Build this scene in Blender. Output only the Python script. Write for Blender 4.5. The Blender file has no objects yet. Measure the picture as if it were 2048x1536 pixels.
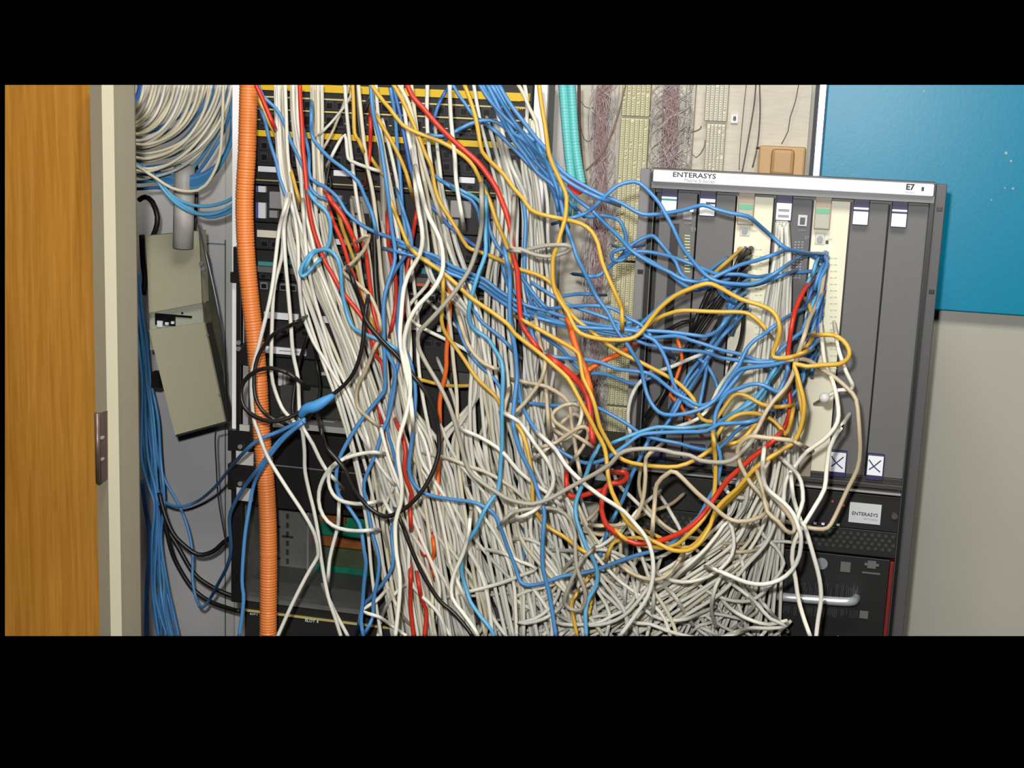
import bpy, bmesh, math, random
from mathutils import Vector, Matrix
random.seed(7)
F = 2900.0
CAMZ = 1.35
# camera attitude: vanishing points of the room's vertical and of its wall normal
dn = Vector((-573.0, 14092.0, F)).normalized()
nn = Vector((680.0, -569.0, F)); nn = (nn - dn * nn.dot(dn)).normalized()
rr = dn.cross(nn).normalized()
CAM = Vector((0.0, 0.0, CAMZ))
def cw(c):
    return Vector((rr.dot(c), nn.dot(c), -dn.dot(c)))
def W(px, py, Y):
    d = cw(Vector((px - 1024.0, py - 768.0, F)))
    return CAM + d * (Y / d.y)
scene = bpy.context.scene
col = scene.collection
cam_d = bpy.data.cameras.new('camera'); cam = bpy.data.objects.new('camera', cam_d)
cam_d.sensor_width = 36.0; cam_d.lens = 36.0 * F / 2048.0; cam_d.clip_start = 0.05
ax = cw(Vector((1, 0, 0))); ay = cw(Vector((0, -1, 0))); az = cw(Vector((0, 0, -1)))
M = Matrix(((ax.x, ay.x, az.x, CAM.x), (ax.y, ay.y, az.y, CAM.y), (ax.z, ay.z, az.z, CAM.z), (0, 0, 0, 1)))
cam.matrix_world = M
col.objects.link(cam); scene.camera = cam
# the extent of the place that the photograph shows
def cutn(v): return cw(Vector(v))
CUTS = [cutn((0, -1, (170 - 768) / F)), cutn((0, 1, -(1272 - 768) / F)), cutn((-1, 0, (10 - 1024) / F))]

# ---------------------------------------------------------------- materials
def lin(c):
    return tuple(((v / 255) / 12.92 if v / 255 <= 0.04045 else ((v / 255 + 0.055) / 1.055) ** 2.4) for v in c) + (1.0,)
MATS = {}
def mat(name, rgb, rough=0.5, metal=0.0, var=0.0, scale=40.0, bump=0.0, spec=0.5, rgb2=None, stretch=None):
    if name in MATS: return MATS[name]
    m = bpy.data.materials.new(name); m.use_nodes = True
    nt = m.node_tree; b = nt.nodes['Principled BSDF']
    b.inputs['Base Color'].default_value = lin(rgb)
    b.inputs['Roughness'].default_value = rough; b.inputs['Metallic'].default_value = metal
    b.inputs['Specular IOR Level'].default_value = spec
    if var or bump or rgb2:
        tc = nt.nodes.new('ShaderNodeTexCoord'); mp = nt.nodes.new('ShaderNodeMapping')
        nz = nt.nodes.new('ShaderNodeTexNoise'); nz.inputs['Scale'].default_value = scale; nz.inputs['Detail'].default_value = 5
        if stretch: mp.inputs['Scale'].default_value = stretch
        nt.links.new(tc.outputs['Object'], mp.inputs[0]); nt.links.new(mp.outputs[0], nz.inputs['Vector'])
        if var or rgb2:
            r = nt.nodes.new('ShaderNodeValToRGB')
            c = lin(rgb)
            c2 = lin(rgb2) if rgb2 else tuple(x * (1 - var) for x in c[:3]) + (1,)
            r.color_ramp.elements[0].color = c2; r.color_ramp.elements[1].color = c
            r.color_ramp.elements[0].position = 0.35; r.color_ramp.elements[1].position = 0.65
            nt.links.new(nz.outputs['Fac'], r.inputs[0]); nt.links.new(r.outputs[0], b.inputs['Base Color'])
        if bump:
            bp = nt.nodes.new('ShaderNodeBump'); bp.inputs['Strength'].default_value = bump; bp.inputs['Distance'].default_value = 0.002
            nt.links.new(nz.outputs['Fac'], bp.inputs['Height']); nt.links.new(bp.outputs[0], b.inputs['Normal'])
    MATS[name] = m
    return m
white1 = mat('cable_offwhite', (218, 217, 207), 0.42, var=0.06)
white2 = mat('cable_greywhite', (208, 207, 197), 0.45, var=0.06)
white3 = mat('cable_brightwhite', (230, 228, 214), 0.4)
cream = mat('cable_cream', (210, 203, 180), 0.45)
beige = mat('cable_beige', (186, 172, 144), 0.45)
greyc = mat('cable_grey', (158, 154, 140), 0.45)
blue1 = mat('cable_blue', (76, 136, 194), 0.38)
blue2 = mat('cable_skyblue', (88, 162, 206), 0.38)
blue3 = mat('cable_deepblue', (62, 108, 182), 0.38)
yellow = mat('cable_yellow', (208, 166, 62), 0.4)
red = mat('cable_red', (200, 54, 34), 0.4)
orange = mat('cable_orange', (226, 104, 34), 0.4)
blackc = mat('cable_black', (30, 28, 27), 0.4)
clear = mat('plug_plastic', (205, 205, 200), 0.2)
MB = dict(white=white1, gwhite=white2, bwhite=white3, cream=cream, beige=beige, grey=greyc, blue=blue1, sky=blue2, deep=blue3,
          yellow=yellow, red=red, orange=orange, black=blackc)
black_metal = mat('black_metal', (26, 25, 25), 0.45, var=0.2, scale=20)
dark_plate = mat('dark_plate', (38, 37, 37), 0.5, var=0.15, scale=15)
steel = mat('zinc_steel', (205, 206, 210), 0.32, 0.7)
rail_mat = mat('rail_flash_white', (248, 248, 252), 0.35)  # white base colour stands in for the flash reflecting off the steel
chassis_grey = mat('chassis_grey', (92, 92, 94), 0.45, var=0.05, scale=300)
slot_grey = mat('slot_grey', (98, 98, 99), 0.5, var=0.05, scale=300)
ear_grey = mat('ear_grey', (76, 76, 78), 0.45)
cream_plate = mat('cream_faceplate', (226, 222, 200), 0.5)
white_lab = mat('white_label', (236, 238, 244), 0.5)
navy = mat('navy_plastic', (42, 40, 84), 0.5)
tan = mat('tan_plastic', (160, 146, 128), 0.5)
green_lab = mat('green_label', (104, 176, 140), 0.5)
teal = mat('teal_label', (62, 140, 142), 0.5)
yel_stripe = mat('yellow_stripe', (214, 178, 40), 0.5)
pale_line = mat('pale_yellow_line', (196, 186, 120), 0.5)
ink = mat('dark_ink', (60, 58, 70), 0.6)
ink_blue = mat('blue_ink', (36, 60, 120), 0.6)
ink_grey = mat('grey_ink', (150, 152, 156), 0.6)
led_y = mat('pale_marking', (190, 200, 150), 0.5)

# ---------------------------------------------------------------- mesh helpers
def clip(bm):
    for n in CUTS:
        if not bm.verts: break
        if all((v.co - CAM).dot(n) <= 1e-6 for v in bm.verts): continue
        g = bmesh.ops.bisect_plane(bm, geom=bm.verts[:] + bm.edges[:] + bm.faces[:], plane_co=CAM, plane_no=n, clear_outer=True)
        ed = [e for e in g['geom_cut'] if isinstance(e, bmesh.types.BMEdge) and e.is_valid]
        if ed:
            try: bmesh.ops.holes_fill(bm, edges=ed, sides=0)
            except Exception: pass
def tag(o, label=None, cat=None, group=None, kind=None):
    if label: o['label'] = label
    if cat: o['category'] = cat
    if group: o['group'] = group
    if kind: o['kind'] = kind
    return o
LOC = {}
def obj(name, bm, m, parent=None, label=None, cat=None, group=None, kind=None, smooth=False, do_clip=True):
    if do_clip: clip(bm)
    if not bm.verts:
        bm.free(); return None
    vs = [v.co for v in bm.verts]
    lo = Vector((min(v.x for v in vs), min(v.y for v in vs), min(v.z for v in vs)))
    hi = Vector((max(v.x for v in vs), max(v.y for v in vs), max(v.z for v in vs)))
    base = Vector(((lo.x + hi.x) / 2, (lo.y + hi.y) / 2, lo.z))
    for v in bm.verts: v.co = v.co - base
    me = bpy.data.meshes.new(name); bm.to_mesh(me); bm.free()
    for mm in (m if isinstance(m, (list, tuple)) else [m]): me.materials.append(mm)
    if smooth:
        for p in me.polygons: p.use_smooth = True
    o = bpy.data.objects.new(name, me); col.objects.link(o)
    LOC[o.name] = base
    if parent is not None:
        o.parent = parent; o.location = base - LOC[parent.name]
    else: o.location = base
    return tag(o, label, cat, group, kind)
def empty(name, loc, label, cat, group=None):
    o = bpy.data.objects.new(name, None); col.objects.link(o); o.empty_display_size = 0.02
    o.location = loc; LOC[o.name] = Vector(loc)
    return tag(o, label, cat, group)
def nb(): return bmesh.new()
def box(bm, x0, x1, y0, y1, z0, z1, bev=0.0, mi=0):
    vs = [bm.verts.new((x, y, z)) for x in (x0, x1) for y in (y0, y1) for z in (z0, z1)]
    fs = []
    for q in ((0, 1, 3, 2), (4, 6, 7, 5), (0, 4, 5, 1), (2, 3, 7, 6), (0, 2, 6, 4), (1, 5, 7, 3)):
        f = bm.faces.new([vs[i] for i in q]); f.material_index = mi; fs.append(f)
    if bev:
        es = list({e for f in fs for e in f.edges})
        bmesh.ops.bevel(bm, geom=es, offset=bev, segments=2, affect='EDGES', profile=0.5)
    return bm
def ext(l, t, r, b, Y, xref=None, yref=None):
    xr = (l + r) / 2 if xref is None else xref; yr = (t + b) / 2 if yref is None else yref
    return W(l, yr, Y).x, W(r, yr, Y).x, W(xr, b, Y).z, W(xr, t, Y).z
def pb(bm, l, t, r, b, Y, depth, xref=None, yref=None, bev=0.0, mi=0):
    """axis-aligned box whose front face (at Y) spans the pixel rectangle"""
    x0, x1, z0, z1 = ext(l, t, r, b, Y, xref, yref)
    return box(bm, x0, x1, Y, Y + depth, z0, z1, bev, mi)
def prism(bm, pts, depth, mi=0):
    """front polygon of world points pushed back by depth along +Y"""
    a = [bm.verts.new(p) for p in pts]; b = [bm.verts.new(p + Vector((0, depth, 0))) for p in pts]
    n = len(pts)
    bm.faces.new(a).material_index = mi; bm.faces.new(b[::-1]).material_index = mi
    for i in range(n): bm.faces.new((a[i], b[i], b[(i + 1) % n], a[(i + 1) % n])).material_index = mi
    bmesh.ops.recalc_face_normals(bm, faces=bm.faces[:])
    return bm
def cyl(bm, p, q, r, n=12, r2=None):
    p = Vector(p); q = Vector(q); d = (q - p).normalized()
    u = d.orthogonal().normalized(); v = d.cross(u)
    r2 = r if r2 is None else r2
    A = [bm.verts.new(p + (u * math.cos(t) + v * math.sin(t)) * r) for t in [2 * math.pi * i / n for i in range(n)]]
    B = [bm.verts.new(q + (u * math.cos(t) + v * math.sin(t)) * r2) for t in [2 * math.pi * i / n for i in range(n)]]
    for i in range(n): bm.faces.new((A[i], A[(i + 1) % n], B[(i + 1) % n], B[i]))
    bm.faces.new(A[::-1]); bm.faces.new(B)
    return bm
def catmull(P, step):
    if len(P) == 2: P = [P[0], (P[0] + P[1]) / 2, P[1]]
    Q = [P[0] * 2 - P[1]] + P + [P[-1] * 2 - P[-2]]
    out = []
    for i in range(1, len(Q) - 2):
        a, b, c, d = Q[i - 1], Q[i], Q[i + 1], Q[i + 2]
        n = max(2, int((c - b).length / step))
        for k in range(n):
            t = k / n
            out.append(0.5 * ((2 * b) + (c - a) * t + (2 * a - 5 * b + 4 * c - d) * t * t + (3 * b - a - 3 * c + d) * t * t * t))
    out.append(P[-1].copy())
    return out
def sweep(bm, path, r, n=8, rf=None):
    prev = None; u = None
    N = len(path)
    for i, p in enumerate(path):
        t = (path[min(i + 1, N - 1)] - path[max(i - 1, 0)])
        t = t.normalized() if t.length > 1e-9 else Vector((0, 0, 1))
        u = t.orthogonal().normalized() if u is None else (u - t * u.dot(t)).normalized()
        v = t.cross(u)
        rad = rf(i) if rf else r
        ring = [bm.verts.new(p + (u * math.cos(2 * math.pi * k / n) + v * math.sin(2 * math.pi * k / n)) * rad) for k in range(n)]
        if prev:
            for k in range(n): bm.faces.new((prev[k], prev[(k + 1) % n], ring[(k + 1) % n], ring[k]))
        else: bm.faces.new(ring[::-1])
        prev = ring
    bm.faces.new(prev)
    return bm
def text(name, s, px, py, wpx, Y, m, parent, h=None, bold=0.0, yscale=1.0, label=None):
    cu = bpy.data.curves.new(name, 'FONT'); cu.body = s; cu.size = 1.0; cu.extrude = 0.0; cu.offset = bold
    cu.align_x = 'LEFT'; cu.resolution_u = 2
    to = bpy.data.objects.new(name, cu); col.objects.link(to)
    dg = bpy.context.evaluated_depsgraph_get(); me = bpy.data.meshes.new_from_object(to.evaluated_get(dg))
    bpy.data.objects.remove(to)
    bm = nb(); bm.from_mesh(me); bpy.data.meshes.remove(me)
    xs = [v.co.x for v in bm.verts]; w = max(xs) - min(xs)
    p = W(px, py, Y); q = W(px + wpx, py, Y); k = (q.x - p.x) / w
    for v in bm.verts: v.co = Vector((p.x + (v.co.x - min(xs)) * k, Y, p.z + v.co.y * k * yscale))
    r = bmesh.ops.extrude_face_region(bm, geom=bm.faces[:])
    for e in r['geom']:
        if isinstance(e, bmesh.types.BMVert): e.co.y -= 0.0004
    return obj(name, bm, m, parent, label=label)

# ---------------------------------------------------------------- setting
YW = 2.75
m = mat('wall_paint_grey', (200, 200, 202), 0.6, var=0.04, scale=6, bump=0.05)
bm = nb(); pb(bm, -700, -60, 1400, 1700, YW + 0.012, 0.1, xref=800)
obj('wall_back', bm, m, kind='structure')
bm = nb(); x0, x1, z0, z1 = ext(1400, -60, 2300, 1700, YW + 0.012, xref=1700)
box(bm, W(1400, 600, YW + 0.012).x, x1, YW + 0.012, YW + 0.11, z0 - .1, z1 + .1)
obj('wall_right', bm, mat('wall_paint_warm', (184, 183, 172), 0.55, var=0.05, scale=5, bump=0.04), kind='structure')
# seam and pale strip on the wall left of the rack
bm = nb(); pb(bm, 405, 487, 470, 489, YW + 0.009, 0.004); pb(bm, 449, 480, 451, 1272, YW + 0.009, 0.004)
obj('trim_2', bm, mat('seam_grey', (120, 120, 120), 0.7), kind='structure')
bm = nb(); pb(bm, 452, 170, 468, 1300, YW + 0.004, 0.01)
obj('trim_3', bm, mat('strip_grey', (196, 196, 192), 0.6), kind='structure')
# door leaf: oak veneer
wm = bpy.data.materials.new('oak_veneer'); wm.use_nodes = True; nt = wm.node_tree; b = nt.nodes['Principled BSDF']
tc = nt.nodes.new('ShaderNodeTexCoord'); mp = nt.nodes.new('ShaderNodeMapping'); mp.inputs['Scale'].default_value = (60, 8, 2.2)
n1 = nt.nodes.new('ShaderNodeTexNoise'); n1.inputs['Scale'].default_value = 3.0; n1.inputs['Detail'].default_value = 8; n1.inputs['Distortion'].default_value = 0.8
mp2 = nt.nodes.new('ShaderNodeMapping'); mp2.inputs['Scale'].default_value = (9, 3, 0.5)
n2 = nt.nodes.new('ShaderNodeTexNoise'); n2.inputs['Scale'].default_value = 2.4; n2.inputs['Detail'].default_value = 3
mx = nt.nodes.new('ShaderNodeMix'); mx.data_type = 'FLOAT'; mx.inputs[0].default_value = 0.45
r = nt.nodes.new('ShaderNodeValToRGB'); r.color_ramp.elements[0].position = 0.34; r.color_ramp.elements[1].position = 0.66
r.color_ramp.elements[0].color = lin((134, 88, 24)); r.color_ramp.elements[1].color = lin((168, 118, 46))
L = nt.links.new
L(tc.outputs['Object'], mp.inputs[0]); L(mp.outputs[0], n1.inputs['Vector']); L(tc.outputs['Object'], mp2.inputs[0]); L(mp2.outputs[0], n2.inputs['Vector'])
L(n1.outputs['Fac'], mx.inputs[2]); L(n2.outputs['Fac'], mx.inputs[3]); L(mx.outputs[0], r.inputs[0]); L(r.outputs[0], b.inputs['Base Color'])
b.inputs['Roughness'].default_value = 0.42
YD = 1.62
xl = W(-260, 700, YD).x; xr = W(214, 700, YD).x; zt = W(190, 120, YD).z; zb = W(190, 1330, YD).z
bm = nb(); box(bm, xl, xr, YD, YD + 0.042, zb, zt, 0.0015)
door = obj('door_1', bm, wm, kind='structure')
# hinge
hb = empty('door_hinge', W(203, 970, YD), 'brown metal butt hinge between the wooden door and its frame', 'hinge')
brown = mat('hinge_bronze', (104, 90, 82), 0.4, 0.5, var=0.2)
bm = nb(); prism(bm, [W(193, 828, 1.572), W(213, 822, 1.572), W(214, 958, 1.572), W(197, 970, 1.572)], 0.004)
obj('leaf', bm, brown, hb)
bm = nb(); cyl(bm, W(194, 826, 1.568), W(197, 966, 1.568), 0.0035); obj('knuckle', bm, brown, hb, smooth=True)
for y in (875, 918, 952):
    bm = nb(); p = W(205 if y < 950 else 198, y, 1.572); cyl(bm, p, p + Vector((0, -0.0015, 0)), 0.0022); obj('screw', bm, steel, hb)
# door frame, a folded steel profile
fm = mat('frame_paint', (190, 184, 160), 0.45, var=0.03, scale=4)
def fx(px, Y): return W(px, 700, Y).x
prof = [(189, 1.612), (189, 1.600), (212, 1.575), (235, 1.575), (242, 1.59), (275, 1.66), (277, 1.76), (215, 1.76), (212, 1.612)]
bm = nb()
lo = [bm.verts.new((fx(p, Y), Y, zb - .1)) for p, Y in prof]; hi = [bm.verts.new((fx(p, Y), Y, zt + .1)) for p, Y in prof]
for i in range(len(prof)):
    j = (i + 1) % len(prof); bm.faces.new((lo[i], lo[j], hi[j], hi[i]))
bm.faces.new(lo); bm.faces.new(hi[::-1]); bmesh.ops.recalc_face_normals(bm, faces=bm.faces[:])
obj('trim_1', bm, fm, kind='structure')
# backboard and blue panel on the wall
bm = nb(); box(bm, W(1118, 600, YW).x, W(1590, 600, YW).x, YW - .006, YW + .014, W(1300, 1500, YW).z, W(1300, 60, YW).z)
obj('backboard', bm, mat('backboard_paint', (214, 209, 196), 0.6, var=0.10, scale=30, bump=0.1, stretch=(1, 1, 9)), label='pale grey painted board on the back wall behind the punch-down blocks', cat='board')
bp = empty('painted_metal_board', W(1880, 620, YW), 'large glossy blue painted metal panel on the wall above the chassis', 'panel')
x0 = W(1650, 250, YW).x; z0 = W(1885, 617, YW).z
bm = nb(); box(bm, x0, W(2200, 600, YW).x, YW - .022, YW + .012, z0, W(1900, 60, YW).z, 0.002)
obj('sheet', bm, mat('blue_enamel', (0, 140, 180), 0.34, var=0.06, scale=160, bump=0.05, spec=0.34), bp)
xs = W(1633, 250, YW).x
bm = nb(); box(bm, xs, x0 - .001, YW - .028, YW + .01, z0, W(1900, 60, YW).z, 0.002)
obj('edge_strip', bm, mat('edge_chrome', (190, 200, 230), 0.25, 0.6), bp, label='bright metal edge strip')
bm = nb(); box(bm, W(1626, 250, YW).x, xs, YW - .02, YW + .01, z0, W(1900, 60, YW).z)
obj('edge_gasket', bm, mat('gasket', (58, 62, 70), 0.6), bp)
bm = nb()
rs = random.Random(3)
for (x, y, s) in ((1848, 182, 2.5), (2012, 306, 4), (2022, 322, 3), (2026, 377, 3), (2010, 376, 2), (1983, 400, 2), (1700, 195, 1.5)):
    p = W(x, y, YW - .0222); cyl(bm, p, p + Vector((0, -.0003, 0)), s * .0007, 7)
obj('paint_chips', bm, mat('chip', (170, 190, 190), 0.6), bp)
# ---------------------------------------------------------------- left rack
YR = 2.25
XR = 560
rack = empty('equipment_rack', W(770, 1272, YR), 'open black and bright steel equipment rack filled with switches, left of centre', 'rack')
def vbar(name, l, r, yref, t, b, Y, depth, m, parent, label=None, bev=0.001):
    bm = nb(); x0, x1 = W(l, yref, Y).x, W(r, yref, Y).x
    box(bm, x0, x1, Y, Y + depth, W((l + r) / 2, b, Y).z, W((l + r) / 2, t, Y).z, bev); return obj(name, bm, m, parent, label=label)
vbar('rail', 1068, 1094, 200, 60, 1400, YR - .012, 0.012, rail_mat, rack, 'steel rail painted white with flash glare')
vbar('rail_side', 1084, 1094, 200, 60, 1400, YR + .0005, 0.062, mat('rail_side_grey', (126, 130, 126), 0.5), rack)
vbar('rail', 464, 484, 300, 60, 870, YR - .010, 0.03, rail_mat, rack, 'steel rail painted white with flash glare')
vbar('post', 462, 484, 1050, 864, 1205, YR - .014, 0.04, black_metal, rack, 'black lower post')
vbar('post', 472, 482, 600, 500, 870, YR - .018, 0.01, black_metal, rack)
bm = nb(); box(bm, W(484, 700, YR).x, W(1050, 300, YR).x, YR + .20, YR + .21, W(700, 1420, YR).z, W(700, 20, YR).z)
obj('dark_backing', bm, mat('inner_black', (20, 20, 20), 0.8), rack)  # added black sheet, its colour stands in for shade between the units
for (l, t, r, b) in ((460, 545, 480, 566), (466, 494, 478, 548), (474, 690, 496, 730), (455, 862, 505, 904), (455, 930, 510, 982)):
    bm = nb(); pb(bm, l, t, r, b, YR - .022, 0.02, bev=.001); obj('bracket', bm, black_metal, rack)
for (l, t, r, b) in ((479, 850, 498, 862), (472, 903, 506, 930), (473, 976, 505, 1002), (484, 1200, 488, 1272)):
    bm = nb(); pb(bm, l, t, r, b, YR - .0225, 0.004); obj('plate', bm, mat('plate_light', (196, 194, 190), .5), rack)
for (x, y) in ((478, 685), (478, 697), (481, 893), (481, 967)):
    bm = nb(); p = W(x, y, YR - .024); cyl(bm, p, p + Vector((0, -.003, 0)), .004); obj('bolt', bm, steel, rack)
XL = W(487, 700, YR).x; XRr = W(1060, 300, YR).x
def zz(y, Y=YR): return W(XR, y, Y).z
def pxl(px, y, Y=YR): return W(px, y, Y).x
def device(name, cat, label, t, b, m=dark_plate, Y=YR, depth=0.15, x0=None, x1=None):
    e = empty(name, Vector(((XL + XRr) / 2, Y, zz(b))), label, cat)
    bm = nb(); box(bm, x0 or XL, x1 or XRr, Y, Y + depth, zz(b) + .0008, zz(t) - .0008, .0012)
    obj('case', bm, m, e)
    return e
def bar(e, name, l, r, t, b, m, Y=YR, th=.0025, label=None, xa=None, bev=0):
    bm = nb(); x0 = XL + .003 if l is None else pxl(l, (t + b) / 2, Y); x1 = XRr - .003 if r is None else pxl(r, (t + b) / 2, Y)
    box(bm, x0, x1, Y - th, Y, zz(b), zz(t), bev); return obj(name, bm, m, e, label=label)
port_m = mat('port_black', (10, 10, 11), 0.4); port_f = mat('port_frame', (54, 54, 58), 0.4)
def ports(e, l, r, t, b, n, Y=YR, m=None, gap=.25, lab=None):
    bm = nb(); x0 = pxl(l, (t + b) / 2, Y); x1 = pxl(r, (t + b) / 2, Y); w = (x1 - x0) / n
    z0, z1 = zz(b), zz(t)
    for i in range(n):
        a = x0 + w * (i + gap / 2); c = x0 + w * (i + 1 - gap / 2)
        box(bm, a, c, Y - .004, Y - .0005, z0, z1, mi=0)
        box(bm, a + w * .12, c - w * .12, Y - .0046, Y - .004, z0 + (z1 - z0) * .15, z1 - (z1 - z0) * .25, mi=1)
    return obj('port_row', bm, [m or port_f, port_m], e, label=lab)
d = device('network_switch', 'network switch', 'black switch with wide yellow stripe along its top, uppermost in the rack', 150, 262)
bar(d, 'stripe', None, None, 166, 181, yel_stripe, label='yellow stripe')
for y in (193, 218): bar(d, 'line', None, None, y, y + 3, pale_line)
ports(d, 520, 1010, 224, 250, 22); ports(d, 520, 1010, 197, 215, 22)
text('lettering', 'GATEW', 1014, 219, 34, YR - .003, yel_stripe, d, bold=.02)
bm = nb(); pb(bm, 1008, 187, 1042, 202, YR - .004, .003); obj('label_plate', bm, yel_stripe, d)
d = device('network_switch', 'network switch', 'black switch with thinner yellow band, second from the top of the rack', 262, 334)
bar(d, 'stripe', None, None, 262, 274, yel_stripe, label='yellow stripe'); bar(d, 'line', None, None, 240, 242, pale_line)
ports(d, 520, 1040, 283, 300, 24); ports(d, 520, 1040, 306, 324, 24)
d = device('patch_panel', 'patch panel', 'black patch panel with cream paper label strips under the second switch', 334, 372)
for (l, r) in ((518, 555), (669, 704), (920, 951)): bar(d, 'label_strip', l, r, 334, 345, white_lab, th=.004)
bar(d, 'line', None, None, 361, 363, pale_line); ports(d, 570, 660, 346, 358, 5); ports(d, 720, 1040, 346, 358, 15)
d = device('media_converter_shelf', 'converter shelf', 'black shelf with grey square modules and small blue and white tags', 372, 447)
for (t, b) in ((374, 386), (407, 438)):
    bar(d, 'tag', 519, 533, t, b, white_lab, th=.005); bar(d, 'tag', 514, 519, t, b, mat('tag_violet', (86, 84, 150), .5), th=.005)
for i, l in enumerate((538, 590, 640, 700, 760, 830, 900, 970)):
    bm = nb(); pb(bm, l, 384 + i * 3, l + 42, 418 + i * 3, YR - .008, .01, xref=None, bev=.0015); pb(bm, l, 421 + i * 3, l + 16, 436 + i * 3, YR - .007, .009, bev=.001)
    obj('module', bm, mat('module_grey', (150, 150, 148), .5), d)
d = device('patch_panel', 'patch panel', 'black patch panel with a long cream label strip at its top edge', 447, 502)
bar(d, 'label_strip', 516, 596, 462, 476, mat('label_cream', (228, 224, 204), .5), th=.004); bar(d, 'label_strip', 664, 696, 470, 484, white_lab, th=.004)
ports(d, 520, 1040, 481, 496, 24)
d = device('patch_panel', 'patch panel', 'black patch panel with teal port inserts and a teal label', 502, 562)
for (l, r) in ((572, 610), (700, 740), (845, 905)):
    bar(d, 'insert', l, r, 496, 509, teal, th=.005); bar(d, 'insert', l, r - 18, 515, 527, teal, th=.005)
bar(d, 'label_strip', 518, 548, 525, 533, teal, th=.004); bar(d, 'lip', None, None, 534, 545, mat('lip_grey', (96, 96, 94), .5), th=.01)
ports(d, 520, 680, 549, 559, 9)
bar(d, 'orange_insert', 828, 872, 535, 551, mat('insert_orange', (232, 112, 40), .5), th=.006)
d = device('network_switch', 'network switch', 'black switch above the white numbered label strip, mid height in the rack', 562, 640)
ports(d, 520, 1040, 566, 580, 26, m=mat('port_pale', (110, 112, 112), .5)); ports(d, 600, 1040, 590, 612, 20)
for (l, r) in ((530, 598), (646, 660), (823, 842), (876, 884)): bar(d, 'label_strip', l, r, 625, 638, white_lab, th=.004)
d = device('network_switch', 'network switch', 'black switch with a long printed white label strip along its bottom', 640, 715)
bar(d, 'label_strip', 532, 613, 694, 707, white_lab, th=.004); ports(d, 540, 1040, 655, 668, 24); bar(d, 'strip_ink', 560, 600, 699, 701, ink_grey, th=.0045)
bar(d, 'label_strip', 655, 668, 703, 712, white_lab, th=.004); bar(d, 'label_strip', 690, 716, 700, 716, white_lab, th=.004)
d = device('cable_shelf', 'shelf', 'dark cluttered shelf behind the black cable loop', 715, 862, Y=YR + .05, m=mat('shelf_black', (30, 30, 28), .6))
for (l, t, r, b, c) in ((556, 745, 564, 772, (190, 190, 186)), (566, 750, 571, 770, (170, 170, 168)), (642, 745, 664, 752, (190, 188, 180)), (560, 775, 690, 835, (62, 62, 58)), (646, 842, 668, 850, (150, 150, 148)), (840, 690, 915, 716, (44, 130, 190)), (838, 716, 930, 735, (170, 176, 178)), (912, 738, 948, 770, (80, 82, 82)), (840, 738, 905, 768, (50, 50, 50))):
    bm = nb(); pb(bm, l, t, r, b, YR + .03, .025, bev=.001); obj('fitting', bm, mat('fit_%d_%d' % (c[0], l), c, .5), d)
bm = nb(); pb(bm, 545, 850, 700, 862, YR - .002, .05, bev=.001); obj('front_lip', bm, mat('lip_silver', (170, 170, 168), .45), d)
d = device('blank_panel', 'blank panel', 'plain black blank rack panel just below the cluttered shelf', 862, 932, m=black_metal, x0=XL)
bar(d, 'edge', None, None, 930, 932, mat('edge_glint', (120, 118, 120), .4), th=.002)
d = device('blank_panel', 'blank panel', 'lower plain black blank panel above the open card cage', 932, 1018, m=black_metal)
d = empty('card_cage', W(660, 1205, YR), 'open grey metal card cage showing green circuit boards inside', 'card cage')
cg = mat('cage_grey', (118, 120, 116), .45, .3, var=.2, scale=25)
bm = nb(); Yc = YR + .12
box(bm, pxl(484, 1100), pxl(492, 1100), YR, Yc, zz(1205), zz(1018)); box(bm, pxl(484, 1100), XRr, YR, Yc, zz(1208), zz(1200)); obj('frame', bm, cg, d)
bm = nb(); pb(bm, 496, 1018, 614, 1180, YR + .10, .01, xref=XR); obj('side_plate', bm, cg, d, label='grey perforated metal side plate')
bm = nb()
for i in range(7): pb(bm, 520 + (i % 3) * 22, 1030 + i * 21, 534 + (i % 3) * 26, 1034 + i * 21, YR + .098, .002); pb(bm, 572, 1028 + i * 18, 577, 1038 + i * 18, YR + .098, .002)
obj('slot', bm, mat('slot_dark', (40, 42, 40), .6), d, kind='stuff')
bm = nb(); pb(bm, 614, 1018, 617, 1160, YR + .06, .05); obj('divider', bm, steel, d)
pcb = mat('circuit_green', (20, 120, 92), .4, var=.3, scale=60); pcb2 = mat('connector_brown', (150, 86, 36), .5, var=.3, scale=80)
for (l, t, r, b, mm, dy) in ((618, 1018, 800, 1076, pcb, .1), (640, 1022, 690, 1046, pcb2, .09), (700, 1040, 782, 1066, pcb, .088), (620, 1078, 800, 1098, pcb2, .1), (618, 1100, 800, 1136, mat('board_dull', (74, 84, 60), .5, var=.3), .1), (618, 1136, 790, 1168, pcb, .1)):
    bm = nb(); pb(bm, l, t, r, b, YR + dy, .012); obj('circuit_board' if mm is pcb else 'connector', bm, mm, d)
bm = nb(); box(bm, pxl(492, 1180), XRr, YR + .02, YR + .13, zz(1200), zz(1172)); obj('floor_plate', bm, mat('cage_floor', (70, 72, 70), .45), d)
d = device('network_switch', 'network switch', 'black slotted unit marked slot 4 at the foot of the rack', 1206, 1290)
bar(d, 'line', None, None, 1226, 1230, pale_line, th=.003); bar(d, 'line', None, None, 1205, 1208, mat('edge_glint2', (110, 110, 108), .4), th=.003)
text('lettering', 'SLOT 4', 610, 1243, 27, YR - .0035, white_lab, d, bold=.02)
text('lettering', 'SLOT 3', 500, 1229, 15, YR - .0035, white_lab, d, bold=.02)

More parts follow.
